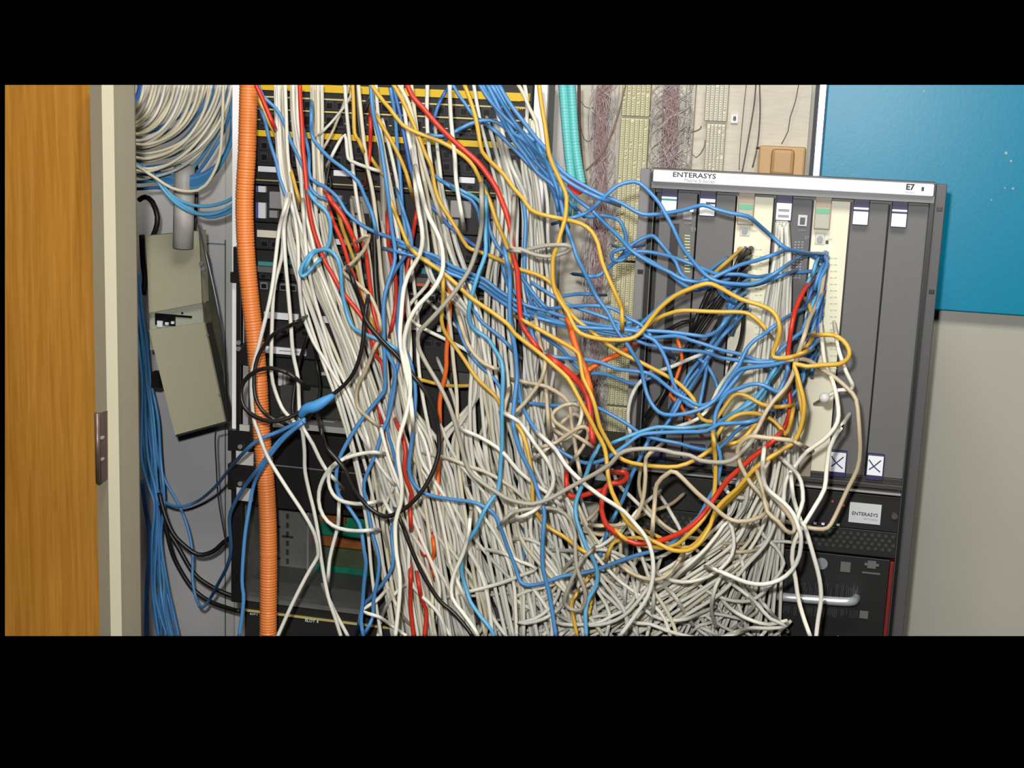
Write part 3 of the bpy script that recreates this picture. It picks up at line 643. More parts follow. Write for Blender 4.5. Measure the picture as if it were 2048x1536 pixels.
# ---------------------------------------------------------------- cables
CN = dict(white='white', gwhite='white', bwhite='white', cream='cream', beige='beige', grey='grey', blue='blue', sky='blue', deep='blue', yellow='yellow', red='red', orange='orange', black='black')
jit = random.Random(21)
def plug(path, m, parent, Yface):
    """RJ45 plug and boot at the path's end, seated in the face behind it"""
    e = path[-1]; t = (path[-1] - path[-4]).normalized()
    d = (t * .35 + Vector((0, 1, 0))).normalized()
    bm = nb(); cyl(bm, e - d * .004, e + d * .010, .0032, 10, .0052); obj('boot', bm, m, parent)
    q = e + d * .009
    bm = nb(); box(bm, q.x - .0055, q.x + .0055, q.y, q.y + .012, q.z - .004, q.z + .004, .0006); obj('plug', bm, clear, parent, label='clear plastic plug')
def cable(colr, pts, r, Y, label=None, group=None, ends='-', jitter=True, cat='cable'):
    P = []
    j = jit.uniform(-1.8, 1.8) if jitter else 0.0; ph = jit.uniform(0, 6.28); j2 = jit.uniform(.3, .9) if jitter else 0
    ks = [i for i, p in enumerate(pts) if len(p) > 2]
    for i, p in enumerate(pts):
        if len(p) > 2: d = p[2]; fixed = d >= 226
        elif ks:
            a = max([k for k in ks if k <= i], default=None); b = min([k for k in ks if k >= i], default=None)
            if a is None: d = Y if b > i + 1 else pts[b][2] + (Y - pts[b][2]) * min(1, (b - i) / 2)
            elif b is None: d = Y if i > a + 3 else pts[a][2] + (Y - pts[a][2]) * min(1, (i - a) / 4)
            else: d = pts[a][2] + (pts[b][2] - pts[a][2]) * (i - a) / (b - a)
            fixed = False
        else: d = Y; fixed = False
        if not fixed: d += j + j2 * math.sin(ph + i * .9)
        P.append(W(p[0], p[1], d / 100.0))
    def dive(A, B, k):
        # a loose end runs on behind its neighbours instead of stopping in mid air
        (x0, y0), (x1, y1) = A[:2], B[:2]; L0 = math.hypot(x1 - x0, y1 - y0) or 1
        x = x1 + (x1 - x0) / L0 * 26; y = y1 + (y1 - y0) / L0 * 26
        return W(x, y, 2.238 if x < 1105 else (2.285 if x > 1262 else 2.33))
    def loose(p): return len(p) < 3 and 175 < p[1] < 1268 and p[0] > 500 and Y < 224
    if jitter and loose(pts[-1]) and 'e' not in ends: P.append(dive(pts[-2], pts[-1], 0))
    if jitter and loose(pts[0]): P.insert(0, dive(pts[1], pts[0], 0))
    path = catmull(P, .010)
    bm = nb(); sweep(bm, path, r, 8)
    c = CN[colr]
    o = obj(c + '_patch_cable', bm, MB[colr], None, label, cat, group, smooth=True)
    if o is None: return None
    if 'e' in ends: plug(path, MB[colr], o, YC)
    if 's' in ends: plug(path[::-1], MB[colr], o, YC)
    return o
T = '''
black|4.6|214|-|thick black braided cable hanging from the top through the left centre|712,150 719,260 735,340 745,417 749,483 752,566 760,640 772,700
grey|5.2|217|-|thick pale grey cable half hidden behind the long blue one|762,290 766,360 768,430 770,500 775,560 784,620 795,680
black|2.6|215|-|black cable looping out left below the yellow boot, outer|745,165 735,210 705,250 675,285 652,320 642,360 645,400 660,430 678,440
black|2.2|216|-|black cable looping out left below the yellow boot, inner|740,190 715,240 685,280 664,315 655,350 652,385 662,410
black|2.4|217|-|short black cable curled among the small wires left of centre|640,330 655,345 662,370 650,395 640,420
gwhite|2.2|214|-|thin pale cable slanting up to the right beside the black loops|640,268 660,248 682,222 700,195 708,165
beige|2.2|213|-|thin brownish cable slanting up beside the black loops|645,300 662,270 675,240 690,200 700,160
white|2.8|211|-|white cable forking right above the black tangle|660,320 675,290 690,270 695,310 702,322 735,335 758,342
black|3.0|216|-|dark cable lying behind the round black loop toward the shelf|620,660 600,720 590,770 585,820 592,850
black|2.6|217|-|dark cable curled on the shelf behind the blue wrap|632,720 640,780 625,830 600,850
blue|3.0|208|e|long blue cable passing over the first white tab to the right cream card's top plug|950,150 975,195 1020,245 1060,275 1090,301 1126,344 1168,371 1209,392 1243,406 1284,428 1326,427 1367,420 1405,410 1430,418 1463,427 1496,433 1521,453 1546,475,213 1571,496,213 1612,506,219 1650,508,228
blue|3.0|206|e|blue cable arching above the left ear of the chassis then dipping|1130,440 1168,428 1190,412 1216,387 1234,372 1259,364 1279,366 1301,386 1319,407 1329,425 1346,455 1362,490 1384,520 1410,549 1435,563 1471,568 1506,568 1538,554 1563,538 1588,521 1612,510,224 1650,516,228
blue|3.0|210|e|straight blue cable slanting across the punch-down blocks to the chassis|1000,200 1045,270 1100,340 1130,375 1158,402 1185,422 1209,446 1239,475 1259,498 1284,516 1309,530 1342,546 1367,560 1400,563 1425,556 1446,546 1480,530 1513,521 1546,510 1576,500 1612,507,224 1646,524,228
blue|2.8|213|-|blue cable making a small open loop beside the left chassis ear|1080,330 1110,370 1138,402 1160,428 1181,433 1205,431 1233,437 1244,448 1251,470 1254,495 1251,515 1240,522 1226,520 1223,510 1230,502 1245,497 1262,494
blue|3.0|211|e|blue cable curling below the small loop then crossing the grey cards|1172,551 1188,553 1201,549 1219,533 1236,520 1255,510 1270,503 1300,504 1337,512 1362,520 1395,533 1420,543 1435,548 1480,549 1513,554 1546,549 1588,546,224 1636,541,228
blue|3.0|212|-|blue cable with a peaked bend over the left ear of the chassis|1250,504 1260,492 1275,482 1292,474 1306,472 1320,485 1340,510 1352,525 1360,545 1375,558 1400,568 1440,573 1480,572 1510,570 1540,560 1570,549
blue|2.8|214|e|blue cable ending at the lower left plug of the left cream card|1250,500 1290,516 1330,540 1362,566 1390,580 1420,574 1452,560,220 1488,552,228
blue|3.0|204|-|blue cable falling steeply past the yellow one then swinging up|1075,290 1095,330 1115,380 1125,420 1131,450 1143,480 1153,513 1168,543 1180,568 1191,590 1204,609 1218,629 1230,655 1253,687 1268,711 1281,733 1286,756 1294,789 1309,816 1329,829 1367,828 1413,813 1438,790 1455,763 1473,743 1496,735 1538,731 1571,723 1599,713 1621,695 1632,672,222
blue|3.0|206|-|blue cable sweeping under the yellow crossing into the thick blue strand|1063,632 1090,640 1126,648 1168,655 1226,658 1276,663 1292,673 1309,681 1326,706 1337,733 1346,765 1359,790 1376,809 1400,816 1425,806 1446,778 1464,750 1478,730 1492,700 1510,680 1529,668 1551,650 1579,631 1616,614,225
blue|2.9|207|-|upper blue cable of the fan from mid rack to the left cream card|800,492 843,503 873,513 905,533 938,546 971,560 996,580 1021,596 1054,611 1096,623 1130,634 1176,646 1226,654 1270,660 1309,662 1351,665 1400,672 1413,672 1435,662 1450,643 1470,620 1490,600,227
blue|2.9|209|-|second blue cable of the fan leaving the middle of the rack|790,478 835,500 870,521 902,540 935,553 968,568 994,588 1018,604 1050,620 1092,633 1126,646 1176,656 1240,668 1292,688 1342,698 1380,701 1413,705 1446,716 1480,721 1520,725 1560,722 1590,716
blue|2.9|205|-|third blue cable of the fan, leading right into the wavy strand over the cream card|780,500 828,512 865,528 900,547 930,558 965,575 990,594 1014,611 1046,628 1088,640 1126,652 1176,661 1240,672 1300,675 1351,672 1380,680 1413,690 1446,701 1488,710 1513,720 1546,723 1579,720 1612,706 1629,688
sky|2.9|211|-|fourth lighter blue cable of the fan across the rack middle|820,498 850,510 885,522 915,540 945,556 975,567 1005,585 1030,600 1060,614 1093,633 1126,646 1176,653 1226,652 1260,645
blue|2.8|213|-|blue cable from the rack edge joining the crossing left of the chassis|1060,563 1093,584 1126,604 1160,618 1193,629 1226,641 1262,655 1292,662
blue|2.8|210|-|blue cable dipping at the rack edge then running flat to the crossing|1060,583 1077,608 1093,618 1126,614 1176,611 1209,613 1234,621 1259,638 1281,649 1309,681 1330,700
blue|2.8|216|-|short flat blue cable below the falling pair|1116,594 1140,590 1160,588 1186,589
blue|3.0|212|-|blue cable rising from the crossing to the second loop of the chassis|1250,676 1275,655 1309,623 1334,599 1360,585 1395,570 1410,550 1430,533,220 1455,515,224
blue|3.0|203|-|blue cable crossing below the yellow fork and over the grey cards|1063,663 1073,693 1093,710 1126,716 1160,718 1201,725 1234,738 1276,743 1301,748 1326,766 1351,786 1376,799 1397,811 1421,806 1445,790 1470,760 1490,738 1520,733
blue|2.8|213|-|blue cable passing behind the red and yellow strands|1059,655 1093,676 1126,701 1143,723 1168,745 1209,748 1243,760 1267,768 1290,760 1310,752
blue|2.8|206|-|long blue cable slanting down to the blue knot left of the chassis|1020,800 1060,806 1110,811 1153,806 1176,809 1201,818 1226,831 1259,851 1284,869 1317,879 1359,887 1385,895 1418,900 1440,895 1463,872 1483,854 1513,841 1543,821
sky|3.0|205|-|light blue cable arched over the lower grey cards|1223,887 1259,872 1301,857 1326,854 1367,856 1421,849 1446,839 1462,829 1480,819 1505,803 1524,781 1539,756 1553,735
blue|3.0|202|-|blue cable in a wide U ending at the knot left of the chassis|1022,640 1029,700 1037,760 1044,810 1070,858 1098,885 1131,908 1160,923 1181,926 1206,920 1231,905 1256,887 1279,870 1309,866 1359,864 1413,862 1438,848 1480,846 1513,841
blue|3.0|201|-|blue cable dropping straight past the yellow bends below the cream card|1576,728 1572,752 1562,775 1554,784 1529,771 1505,768 1480,776 1455,786 1436,814 1430,835 1428,860 1430,885 1438,901 1441,930 1432,970 1415,1001 1398,1033 1375,1055 1349,1082 1320,1098 1272,1111 1231,1125 1198,1138 1165,1146 1123,1153 1090,1165 1057,1171 1040,1163 1032,1138 1015,1095 1002,1058 989,1029 969,1014 944,1004 903,999 861,991 840,981 823,960 818,935 821,902 826,860 831,789 825,740 817,715
blue|2.8|214|e|blue cable rising steeply to the lower plugs of the left cream card, upper|1340,830 1362,790 1380,760 1402,733 1417,715 1430,690 1455,662 1476,640 1490,612,228
blue|2.8|215|e|blue cable rising steeply to the lower plugs of the left cream card, lower|1350,800 1378,748 1396,724 1420,690 1445,655 1468,630 1490,604,228
blue|2.8|213|-|short blue cable below the wavy strand, leaning right|1400,720 1413,730 1427,753 1435,776 1436,800
blue|2.8|214|-|short blue cable below the wavy strand, leaning left|1414,728 1412,743 1407,770 1400,806 1395,825
blue|2.8|210|-|blue cable crossing in front of the grey card toward the knot|1310,880 1335,845 1353,818 1362,800 1380,776 1400,745 1415,720
sky|2.6|209|-|pale blue cable dropping across the white bundle|1556,740 1540,760 1528,790 1505,815 1480,826
sky|2.8|208|-|lower pale blue cable dropping across the white bundle|1480,818 1500,800 1525,780 1540,750 1548,735
blue|2.9|211|-|blue cable hooking behind the red one on the cream card|1640,600 1625,640 1609,660 1588,675 1568,693 1551,711 1540,722
blue|2.9|214|-|blue cable hanging down the plugs of the right cream card, upper|1648,512,227 1654,530,222 1640,560 1638,590 1634,620 1628,650 1614,690 1600,705
deep|2.9|216|-|blue cable hanging down the plugs of the right cream card, middle|1650,522,227 1652,540,222 1646,580 1642,620 1636,660 1630,690 1622,720 1608,750
sky|2.9|217|-|blue cable hanging down the plugs of the right cream card, lower|1646,600,226 1640,640 1634,680 1628,710 1612,730 1604,760 1598,790
blue|2.8|213|-|blue cable between the yellow pair beside the white bundle|1600,700 1601,730 1608,745 1604,765 1585,790 1570,805 1562,820
deep|2.8|214|-|dark blue cable knot beside the red cable at the white bundle|1560,798 1570,805 1580,812 1590,815 1596,800 1594,780
blue|3.2|205|-|bright blue cable in the long left bundle, falling along the rack middle|741,165 746,226 759,276 767,326 774,376 779,415 784,460 790,500 788,530 778,560 768,600 767,655 769,720 770,773 764,789 742,816 717,848 692,889 677,922 672,956 677,990 692,1008 713,1038 722,1058 728,1100 732,1125 728,1166 725,1208 722,1241 727,1275
blue|2.9|208|-|blue cable crossing the orange conduit top and weaving down to the red one|516,165 526,193 551,216 568,246 583,286 599,319 612,350 622,378 640,395 668,402
blue|2.9|212|-|blue cable just right of the orange conduit near the top|524,225 531,246 540,285 553,326 560,360 577,405 590,440
blue|2.9|206|-|blue cable slanting from upper left across two bundles|623,220 623,268 636,291 659,316 692,341 716,363 729,392 745,430 752,465
blue|2.9|208|-|blue cable falling beside the thick red one then slanting right|612,280 618,309 621,356 651,374 676,396 692,423 716,445 732,455 752,465 775,473 800,483 830,498
sky|3.0|203|-|light blue cable bending back into the folded blue loop|618,385 632,405 648,418 659,437 661,466 656,493 640,500 626,503 609,523 600,545 606,553 618,543 630,530 640,520
sky|3.0|203|-|light blue cable leaving the folded loop and dropping to the red strand|610,540 622,512 640,500 659,501 674,516 681,541 684,583 691,616 698,640 709,658 734,670 759,680 780,690 795,700
blue|2.9|206|-|blue cable running beside the white curtain then down to the black loop|798,395 810,433 820,466 823,495 812,510 795,533 783,554 775,566 768,610 765,660 772,700 790,740 786,790 775,840 765,860 753,902 737,940 728,966 730,993 737,1026 745,1068 753,1096 758,1125 755,1158 747,1199 745,1235 730,1266
blue|2.9|209|-|blue cable parallel to the white curtain between two red strands|780,175 790,230 795,300 800,350 806,430 812,480 803,533 802,566 797,616 795,655 799,700 790,756 780,798 775,860 783,890 791,926 795,976 791,1026 783,1068 786,1100 785,1133 770,1161 745,1191 725,1213 718,1245
deep|2.9|210|-|deep blue cable slanting from the top centre down through the white curtain|785,165 800,230 812,290 822,340 835,380 850,400 880,430 896,450 921,470 940,485 962,500
blue|2.9|212|-|blue cable lying across the dark gap under the paper label|870,352 885,363 905,376 929,392 945,402 957,425 962,450
sky|2.9|208|-|sky blue cable rising along the dark gap under the paper label|905,372 930,385 950,395 965,412 972,440 975,470 978,500
blue|2.8|214|-|blue cable dangling straight near the top between yellow cables|903,165 916,188 929,206 946,231 960,240
deep|2.8|214|-|short deep blue cable rising toward the top beside red one|868,240 875,215 884,195 890,185
blue|3.0|209|-|blue cable arching in the upper centre before joining the strand to the right|900,272 909,264 929,253 949,245 979,240 1004,250 1021,263 1054,286 1087,320 1104,359 1118,390 1130,430
blue|2.8|214|-|short blue cable with plug at the second switch|862,270 876,272 890,272
blue|3.2|207|-|leftmost blue cable of the thick strand slanting from the top centre|955,150 975,190 990,215 1010,250 1030,285 1050,310 1075,345 1100,365 1130,395 1150,415
blue|3.2|209|-|second blue cable of the thick strand slanting from the top centre|965,150 985,190 1002,222 1022,258 1045,290 1068,320 1095,350 1120,385 1128,425 1128,465
blue|3.2|206|-|middle blue cable of the thick strand slanting from the top centre|972,150 992,185 1012,218 1032,248 1058,282 1085,312 1108,340 1140,366 1180,388 1215,402
blue|3.2|211|-|fourth blue cable of the thick strand slanting from the top centre|980,150 1000,188 1018,225 1038,262 1060,300 1080,335 1100,370 1112,400 1120,440
blue|3.2|205|-|topmost right blue cable of the thick strand slanting from the top centre|988,150 1006,185 1025,215 1048,245 1075,280 1098,306 1112,335 1120,360 1122,400
blue|3.0|208|-|lower blue cable of the thick strand, splitting off over the bright rail|980,255 1000,270 1030,300 1060,330 1085,352 1104,375 1112,400 1116,420
sky|3.2|199|-|bright blue cable hanging through the middle of the white mass, left of two|971,395 971,442 971,475 971,508 959,541 948,575 938,616 939,645 954,663 976,678 991,702 1003,723 1006,756 1004,806 1004,889 1001,926 997,976 982,1001 969,1021 952,1058 936,1083 924,1113 924,1150 933,1180 941,1204 961,1233 982,1259 990,1280
blue|3.2|200|-|bright blue cable hanging through the middle of the white mass, right of two|1009,500 1019,550 1019,600 1020,650 1029,690 1032,723 1034,756 1029,798 1026,848 1036,889 1042,907 1055,930 1068,960 1078,993 1088,1018 1087,1059 1085,1083 1085,1133 1095,1175 1103,1216 1113,1280
blue|3.0|207|-|blue cable crossing the white curtain steeply below the yellow sweep|974,400 974,430 979,458 993,490 1012,513 1032,540 1052,566 1076,599 1096,618
blue|3.0|209|-|blue cable falling at the left of the grey ring|1036,385 1046,403 1051,442 1049,500 1049,550 1055,590 1070,615
blue|3.0|206|-|blue cable between the red and white strands below the grey ring|1005,530 1010,553 1019,575 1036,591 1049,616 1055,645 1067,673 1084,703 1104,713
blue|2.8|210|-|thin blue cable slanting under the bright hanging pair|948,620 960,640 979,657 1004,677 1024,698
blue|2.8|209|-|blue cable slanting between beige ones in the white mass|945,715 961,733 984,753 999,773 1010,800
blue|2.8|212|-|deep set blue cable right of the yellow bend|915,650 922,670 930,690 940,705
sky|3.2|199|-|blue cable hanging in a long S right of the red loop|1198,893 1185,915 1173,948 1160,981 1151,1009 1153,1039 1163,1068 1173,1095 1185,1116 1194,1141 1193,1170 1178,1196 1171,1224 1173,1280
blue|3.0|208|-|blue cable dropping from the blue knot behind the grey arch|1297,880 1277,923 1261,956 1248,993 1236,1018 1225,1040
blue|3.0|211|-|short blue cable behind the lower tangle|1216,1060 1211,1075 1205,1095 1196,1120
blue|2.6|214|-|short blue cable hanging deep in the lower left of the white pile|1046,1070 1047,1100 1047,1140 1042,1200
blue|3.0|215|-|blue cable hooking under the plug cluster of the left cream card|1440,585 1455,598 1475,610 1495,618,226
blue|3.0|214|-|blue cable running left from the plug cluster into the dark gap|1500,620,227 1480,635 1460,655 1445,672 1425,700 1405,730
yellow|3.1|202|-|yellow cable sweeping from the top left across to beside the red cable|742,160 745,173 767,203 780,218 805,250 835,266 863,276 896,291 929,313 949,336 963,367 979,400 993,443 1007,475 1017,506 1020,530
yellow|3.1|201|-|yellow cable from the top centre curving down over the punch-down blocks|925,160 939,196 951,235 958,273 964,303 984,326 1007,348 1027,376 1046,397 1062,420 1087,430 1120,437 1135,440 1163,448 1183,463 1196,488 1204,524 1219,561 1236,599 1244,624 1244,655
yellow|3.2|198|-|yellow cable in front of the bright rail, looping over to the left cream card|1077,160 1083,210 1090,251 1098,309 1113,346 1126,374 1133,396 1130,438 1120,470 1115,491 1106,516 1106,566 1116,596 1135,624 1151,658 1173,672 1218,680 1259,678 1278,668 1292,652 1317,619 1351,591 1380,578 1405,569 1423,568 1446,579 1480,598 1513,608 1538,618 1553,633 1559,655 1558,670 1553,687 1546,704 1548,715 1571,716 1593,711 1610,704
yellow|3.1|204|-|yellow cable from top left through the centre crossing to the lower grey cards|783,162 812,215 838,275 851,309 863,334 870,376 880,405 896,430 916,463 934,493 951,501 979,511 1012,525 1037,538 1071,548 1096,561 1112,579 1130,612 1153,640 1180,660 1206,682 1243,706 1284,726 1326,748 1356,766 1387,798 1393,819 1405,839 1426,843 1435,834 1451,811 1466,791 1483,788 1505,798 1524,809 1554,814 1578,811
yellow|3.1|200|-|forked yellow cable passing the orange one then turning right|1045,640 1063,650 1101,672 1135,691 1156,706 1161,726 1166,756 1181,786 1191,816 1199,852 1214,881 1223,897 1239,915 1264,926 1314,933 1355,933 1390,920 1420,900
yellow|3.2|197|-|longest yellow cable, U shaped under the tangle and looping out over the grey card|824,500 841,515 880,541 913,569 946,599 979,621 1016,649 1029,667 1062,693 1087,713 1110,733 1135,756 1151,783 1168,816 1184,847 1193,865 1208,893 1213,918 1216,951 1224,984 1239,1014 1251,1039 1264,1053 1289,1072 1322,1090 1347,1101 1377,1101 1397,1088 1410,1070 1421,1050 1430,1023 1448,1001 1476,976 1501,946 1518,930 1543,913 1568,897 1584,888 1597,868 1605,840 1608,806 1601,775 1593,745 1588,728 1613,733 1646,730 1679,728 1696,716 1698,700 1687,682 1666,670 1639,670
yellow|3.0|213|-|yellow cable hanging down the right cream card plugs|1609,596,226 1618,610,222 1627,641 1629,655 1627,668 1619,687 1604,698
yellow|3.0|210|-|yellow cable curling at the right edge of the white bundle|1592,735 1586,753 1579,773 1566,789 1555,805
yellow|3.0|208|-|yellow cable of the vertical pair right of the white bundle|1592,740 1596,773 1600,800 1605,830 1604,855 1590,880
yellow|3.1|206|-|yellow arch low over the white bundle|1433,873 1443,856 1460,838 1480,828 1505,826 1529,831 1549,843 1563,859 1571,869 1580,850 1586,820
yellow|3.1|209|-|yellow cable arched across the black cables toward the left cream card|1270,675 1296,651 1317,636 1342,626 1367,621 1413,623 1446,624 1480,624 1500,629 1521,646 1534,663
yellow|3.2|214|e|short yellow cable plugged at the top of the left cream card|1395,572 1410,562 1425,551 1438,538 1463,516,222 1480,501,227
yellow|3.2|199|-|yellow cable dropping to the bottom U beside the red cable|1426,870 1428,893 1431,926 1430,968 1426,998 1416,1023 1398,1048 1377,1069 1355,1088 1322,1096 1289,1091 1256,1083 1231,1060
yellow|3.0|203|-|yellow cable rising into the lower U from the white pile|1214,1114 1223,1090 1239,1080 1272,1075 1300,1080
yellow|3.1|203|-|yellow cable bending down through the left of the white mass|886,556 886,599 883,640 890,665 908,690 929,720 945,745 959,763 988,789 999,806 1015,830 1034,851 1045,868 1053,893 1058,915 1065,960 1065,1001 1073,1026 1095,1053 1123,1070 1143,1085 1160,1098 1178,1108
yellow|3.0|207|-|yellow cable in the left bundles beside a blue one near the middle|780,400 790,425 802,455 815,488 824,500
yellow|3.0|209|-|yellow cable falling in the upper left bundle beside the long blue one|755,235 765,253 784,285 799,314 812,345 822,380
yellow|3.0|212|-|short yellow cable beside the orange conduit near the top|519,200 525,215 535,240 548,263 552,275
yellow|3.0|210|-|yellow cable between the two red cables left of centre|680,440 687,463 701,500 716,541 726,591 739,632 748,655
yellow|3.0|212|-|yellow cable with a yellow boot hanging below the second switch|705,165 707,210 709,266 717,280 726,301
yellow|3.0|213|-|short yellow cable crossing the white curtain upper left|738,310 748,325 757,338 768,350
yellow|3.0|215|-|flat yellow cable lying across the dark shelf|833,757 855,763 880,769 910,772 940,771
yellow|2.9|203|-|yellow cable poking out of the bottom of the white pile|1154,1186 1148,1195 1143,1208 1146,1232 1156,1280
yellow|2.9|205|-|short curled yellow cable low in the white pile|1186,1150 1176,1156 1170,1166
yellow|2.9|206|-|short yellow stub beside the long blue S cable|1183,1205 1179,1218 1177,1230
yellow|3.0|204|-|yellow cable ending behind the beige arch over the white bundle|1460,889 1475,884 1490,874 1508,853 1522,842
yellow|3.0|206|-|second yellow cable of the bottom U|1300,1066 1320,1075 1345,1092 1380,1094 1402,1074 1418,1052 1440,1020 1470,992 1500,962 1530,930 1556,908
yellow|3.0|210|-|short yellow piece in the left cable curtain behind the red ones|583,345 590,370 598,400
red|3.6|204|-|thick red cable falling from the top left through the white bundles|599,160 601,210 604,260 606,301 611,351 616,405 626,458 639,496 648,520 663,546 676,570 692,593 709,614 728,640 742,668 752,700
red|3.6|207|-|red cable crossing over the top of the orange conduit|510,160 513,172 523,193 535,223 548,253
red|3.8|200|-|thick red cable slanting from the top centre down the right of the rack|811,160 825,193 846,216 873,248 900,275 921,294 954,323 974,348 994,379 1007,412 1012,425 1021,458 1026,506 1034,541 1037,583 1042,642 1052,663 1062,678 1078,700
red|4.6|201|-|very thick red cable between the yellow pair below the fork|1100,716 1120,731 1140,748 1160,768 1173,789 1180,823 1183,864 1186,885
orange|4.6|204|-|thick orange cable behind the yellow fork|1136,640 1140,653 1148,682 1156,706 1168,733 1176,760 1182,785
red|3.6|212|e|red cable from the right cream card down the side of the white bundle|1555,872 1569,854 1576,836 1580,814 1578,780 1574,740 1576,706 1579,682 1584,648 1593,613 1609,579,218 1626,556,227
red|3.8|196|-|bright red cable running diagonally from the white bundle into the bottom U|1556,871 1538,889 1509,911 1485,933 1460,955 1443,976 1431,993 1410,1023 1390,1046 1364,1064 1347,1072 1314,1083 1272,1087 1239,1072 1222,1058 1211,1048 1203,1018 1206,990 1216,968 1239,966 1253,956 1251,945 1236,945
red|3.8|203|-|red cable forming an open loop left of the red and yellow U|1133,950 1133,980 1143,993 1165,991 1181,986 1206,980 1222,970
red|3.8|209|-|thick red cable left of centre beside the yellow one|655,390 663,403 684,430 701,463 709,483 714,500
red|3.2|208|-|red cable running just left of the left yellow strand|662,430 666,443 684,483 697,525 706,549 719,591 728,620
red|3.2|209|-|red cable falling right of the left yellow strand|728,495 732,508 739,566 747,624 756,655 757,665 742,683 752,711 764,726 770,760
red|3.2|210|-|red cable mostly hidden by the long blue one|775,440 779,508 789,541 792,575 790,620 782,660
red|3.2|212|-|pinkish red cable in the gap at the upper middle of the white curtain|833,425 828,455 820,500 816,525 813,550 808,608 804,640
red|3.2|211|-|short red cable in the upper left between whites|741,238 741,276 739,310 734,345
red|3.2|211|-|short red cable low behind the sky blue bend|756,812 764,850 768,873 771,902 783,925 788,960
red|3.4|207|-|red cable appearing between blue and white at lower left centre|795,850 806,877 811,905 808,940 815,965 823,988 820,1010 822,1053
red|3.6|206|-|red cable leaving the lower left of the white mass at the bottom edge|821,1140 821,1180 821,1216 828,1280
red|3.4|207|-|red cable curving to the orange one at the lower left|835,1155 843,1199 851,1216 852,1240 848,1280
red|3.2|209|-|red cable seen in gaps left of the grey white strand|838,1060 841,1085 845,1108 856,1112 864,1135
orange|3.2|210|-|orange cable peeking out beside the lower red ones|866,1080 868,1105 862,1125 868,1150
orange|3.6|211|-|orange cable hanging beside the yellow bend in the rack middle|894,540 899,580 899,640 893,700 892,740 880,800 880,870 876,930 876,1000
orange|4.2|210|-|thick orange cable end slanting across the punch-down blocks|1255,698 1230,712 1205,722 1180,738 1170,745
orange|2.8|215|-|thin orange cable in front of the grey cards|1355,680 1364,715 1353,755 1340,790 1359,806 1372,830 1392,856
black|3.2|199|-|black cable forming the round loop over the orange conduit|596,760 580,748 568,743 540,736 510,743 488,763 482,786 488,814 510,833 540,843 568,839 593,828 643,803 676,781 701,756 717,723 726,682 729,640 735,600
black|3.0|201|-|black cable falling beside the orange conduit into the round loop|600,640 583,650 551,665 535,683 521,703 511,731 508,773 515,806 535,831 560,843
black|3.4|197|-|long black cable making the big round sweep in the left centre|700,545 720,600 732,640 751,667 775,693 800,718 830,756 850,781 870,823 876,856 878,902 866,943 846,980 820,1009 795,1026 770,1033 745,1021 725,1001 705,975 690,940 675,920 650,890 640,850
black|3.2|200|-|dark cable slanting down to the bottom edge across the white mass|795,1028 806,1053 820,1091 840,1138 861,1175 881,1203 911,1229 941,1266 950,1285
black|4.6|250|-|thick black cable curving low on the wall left of the rack, upper|318,985 330,1030 345,1065 364,1087 396,1109 426,1103 448,1084 470,1070
black|4.6|252|-|thick black cable curving low on the wall left of the rack, lowest|322,1010 335,1070 350,1120 383,1174 418,1202 462,1218 480,1222
black|4.6|254|-|thick black cable curving low on the wall left of the rack, middle|335,1060 355,1092 388,1147 424,1174 454,1188 475,1195
black|5.0|250|-|black cord looping beside the door frame above the beige box|278,400 290,394 305,404 315,434 311,460 300,485
black|6.0|262|-|thick black cable standing between door frame and beige box|284,470 286,520 290,560 286,590
black|3.0|218|e|black cable plugged into the left cream card, uppermost|1300,830 1325,790 1350,735 1400,650 1440,590 1466,549 1480,520,224 1500,500,228
black|3.0|219|e|black cable plugged into the left cream card, second|1290,850 1330,780 1370,715 1408,655 1446,600 1472,560,224 1494,520,228
black|3.0|217|-|doubled thin black cable across the grey card, left|1385,655 1402,616 1421,576 1440,555 1470,540,224
black|2.4|218|-|doubled thin black cable across the grey card, right|1392,655 1409,618 1428,580 1446,560 1475,548,224
black|3.4|220|-|thick black cable under the yellow arch|1340,658 1365,645 1392,638 1420,610 1446,588 1475,570,225
black|2.6|219|-|thin black cable slanting over the lower grey cards|1306,812 1325,790 1345,765 1375,720 1410,690 1430,655
black|3.2|214|-|black cable in front of the cream card left of the white bundle|1490,600,226 1487,640 1483,673 1476,698 1463,726 1455,760
beige|3.2|199|-|beige cable falling along the right of the white bundle|1650,540,222 1641,591 1628,620 1618,640 1608,673 1594,715 1586,748 1571,776 1546,803 1529,829 1516,856 1496,889
beige|3.2|203|-|beige cable looping out over the right grey card down to the fan tray|1565,722 1601,718 1621,723 1646,740 1671,756 1696,778 1712,799 1717,839 1719,870 1720,901 1715,937 1693,983 1669,1035 1655,1056 1635,1058 1611,1054 1590,1048
bwhite|3.0|206|-|white cable with a kink beside the lower cream card, ending in a knob|1672,670 1675,690 1679,706 1692,743 1703,765 1705,772 1700,779 1676,781 1652,795
bwhite|3.2|201|-|grey white cable crossing itself down the cream card edge|1635,600,224 1641,648 1644,682 1651,731 1666,765 1674,798 1677,831 1669,856 1646,881 1614,903 1592,930 1574,956 1568,985 1566,1040
bwhite|3.2|198|-|white cable hanging beside the crossed label, curving down to the fan tray|1685,850 1677,862 1660,895 1653,942 1649,978 1630,1013 1608,1049 1590,1080 1584,1116 1591,1158 1597,1199 1609,1241 1624,1282
beige|3.3|197|-|beige cable with an arch and a broad hook over the white bundle|1602,890 1590,884 1576,880 1526,875 1501,873 1483,885 1475,903 1481,931 1501,966 1521,988 1533,1009 1531,1026 1509,1039 1476,1043 1451,1034 1426,1013 1393,985 1352,945 1335,948 1314,968 1309,1009 1304,1068
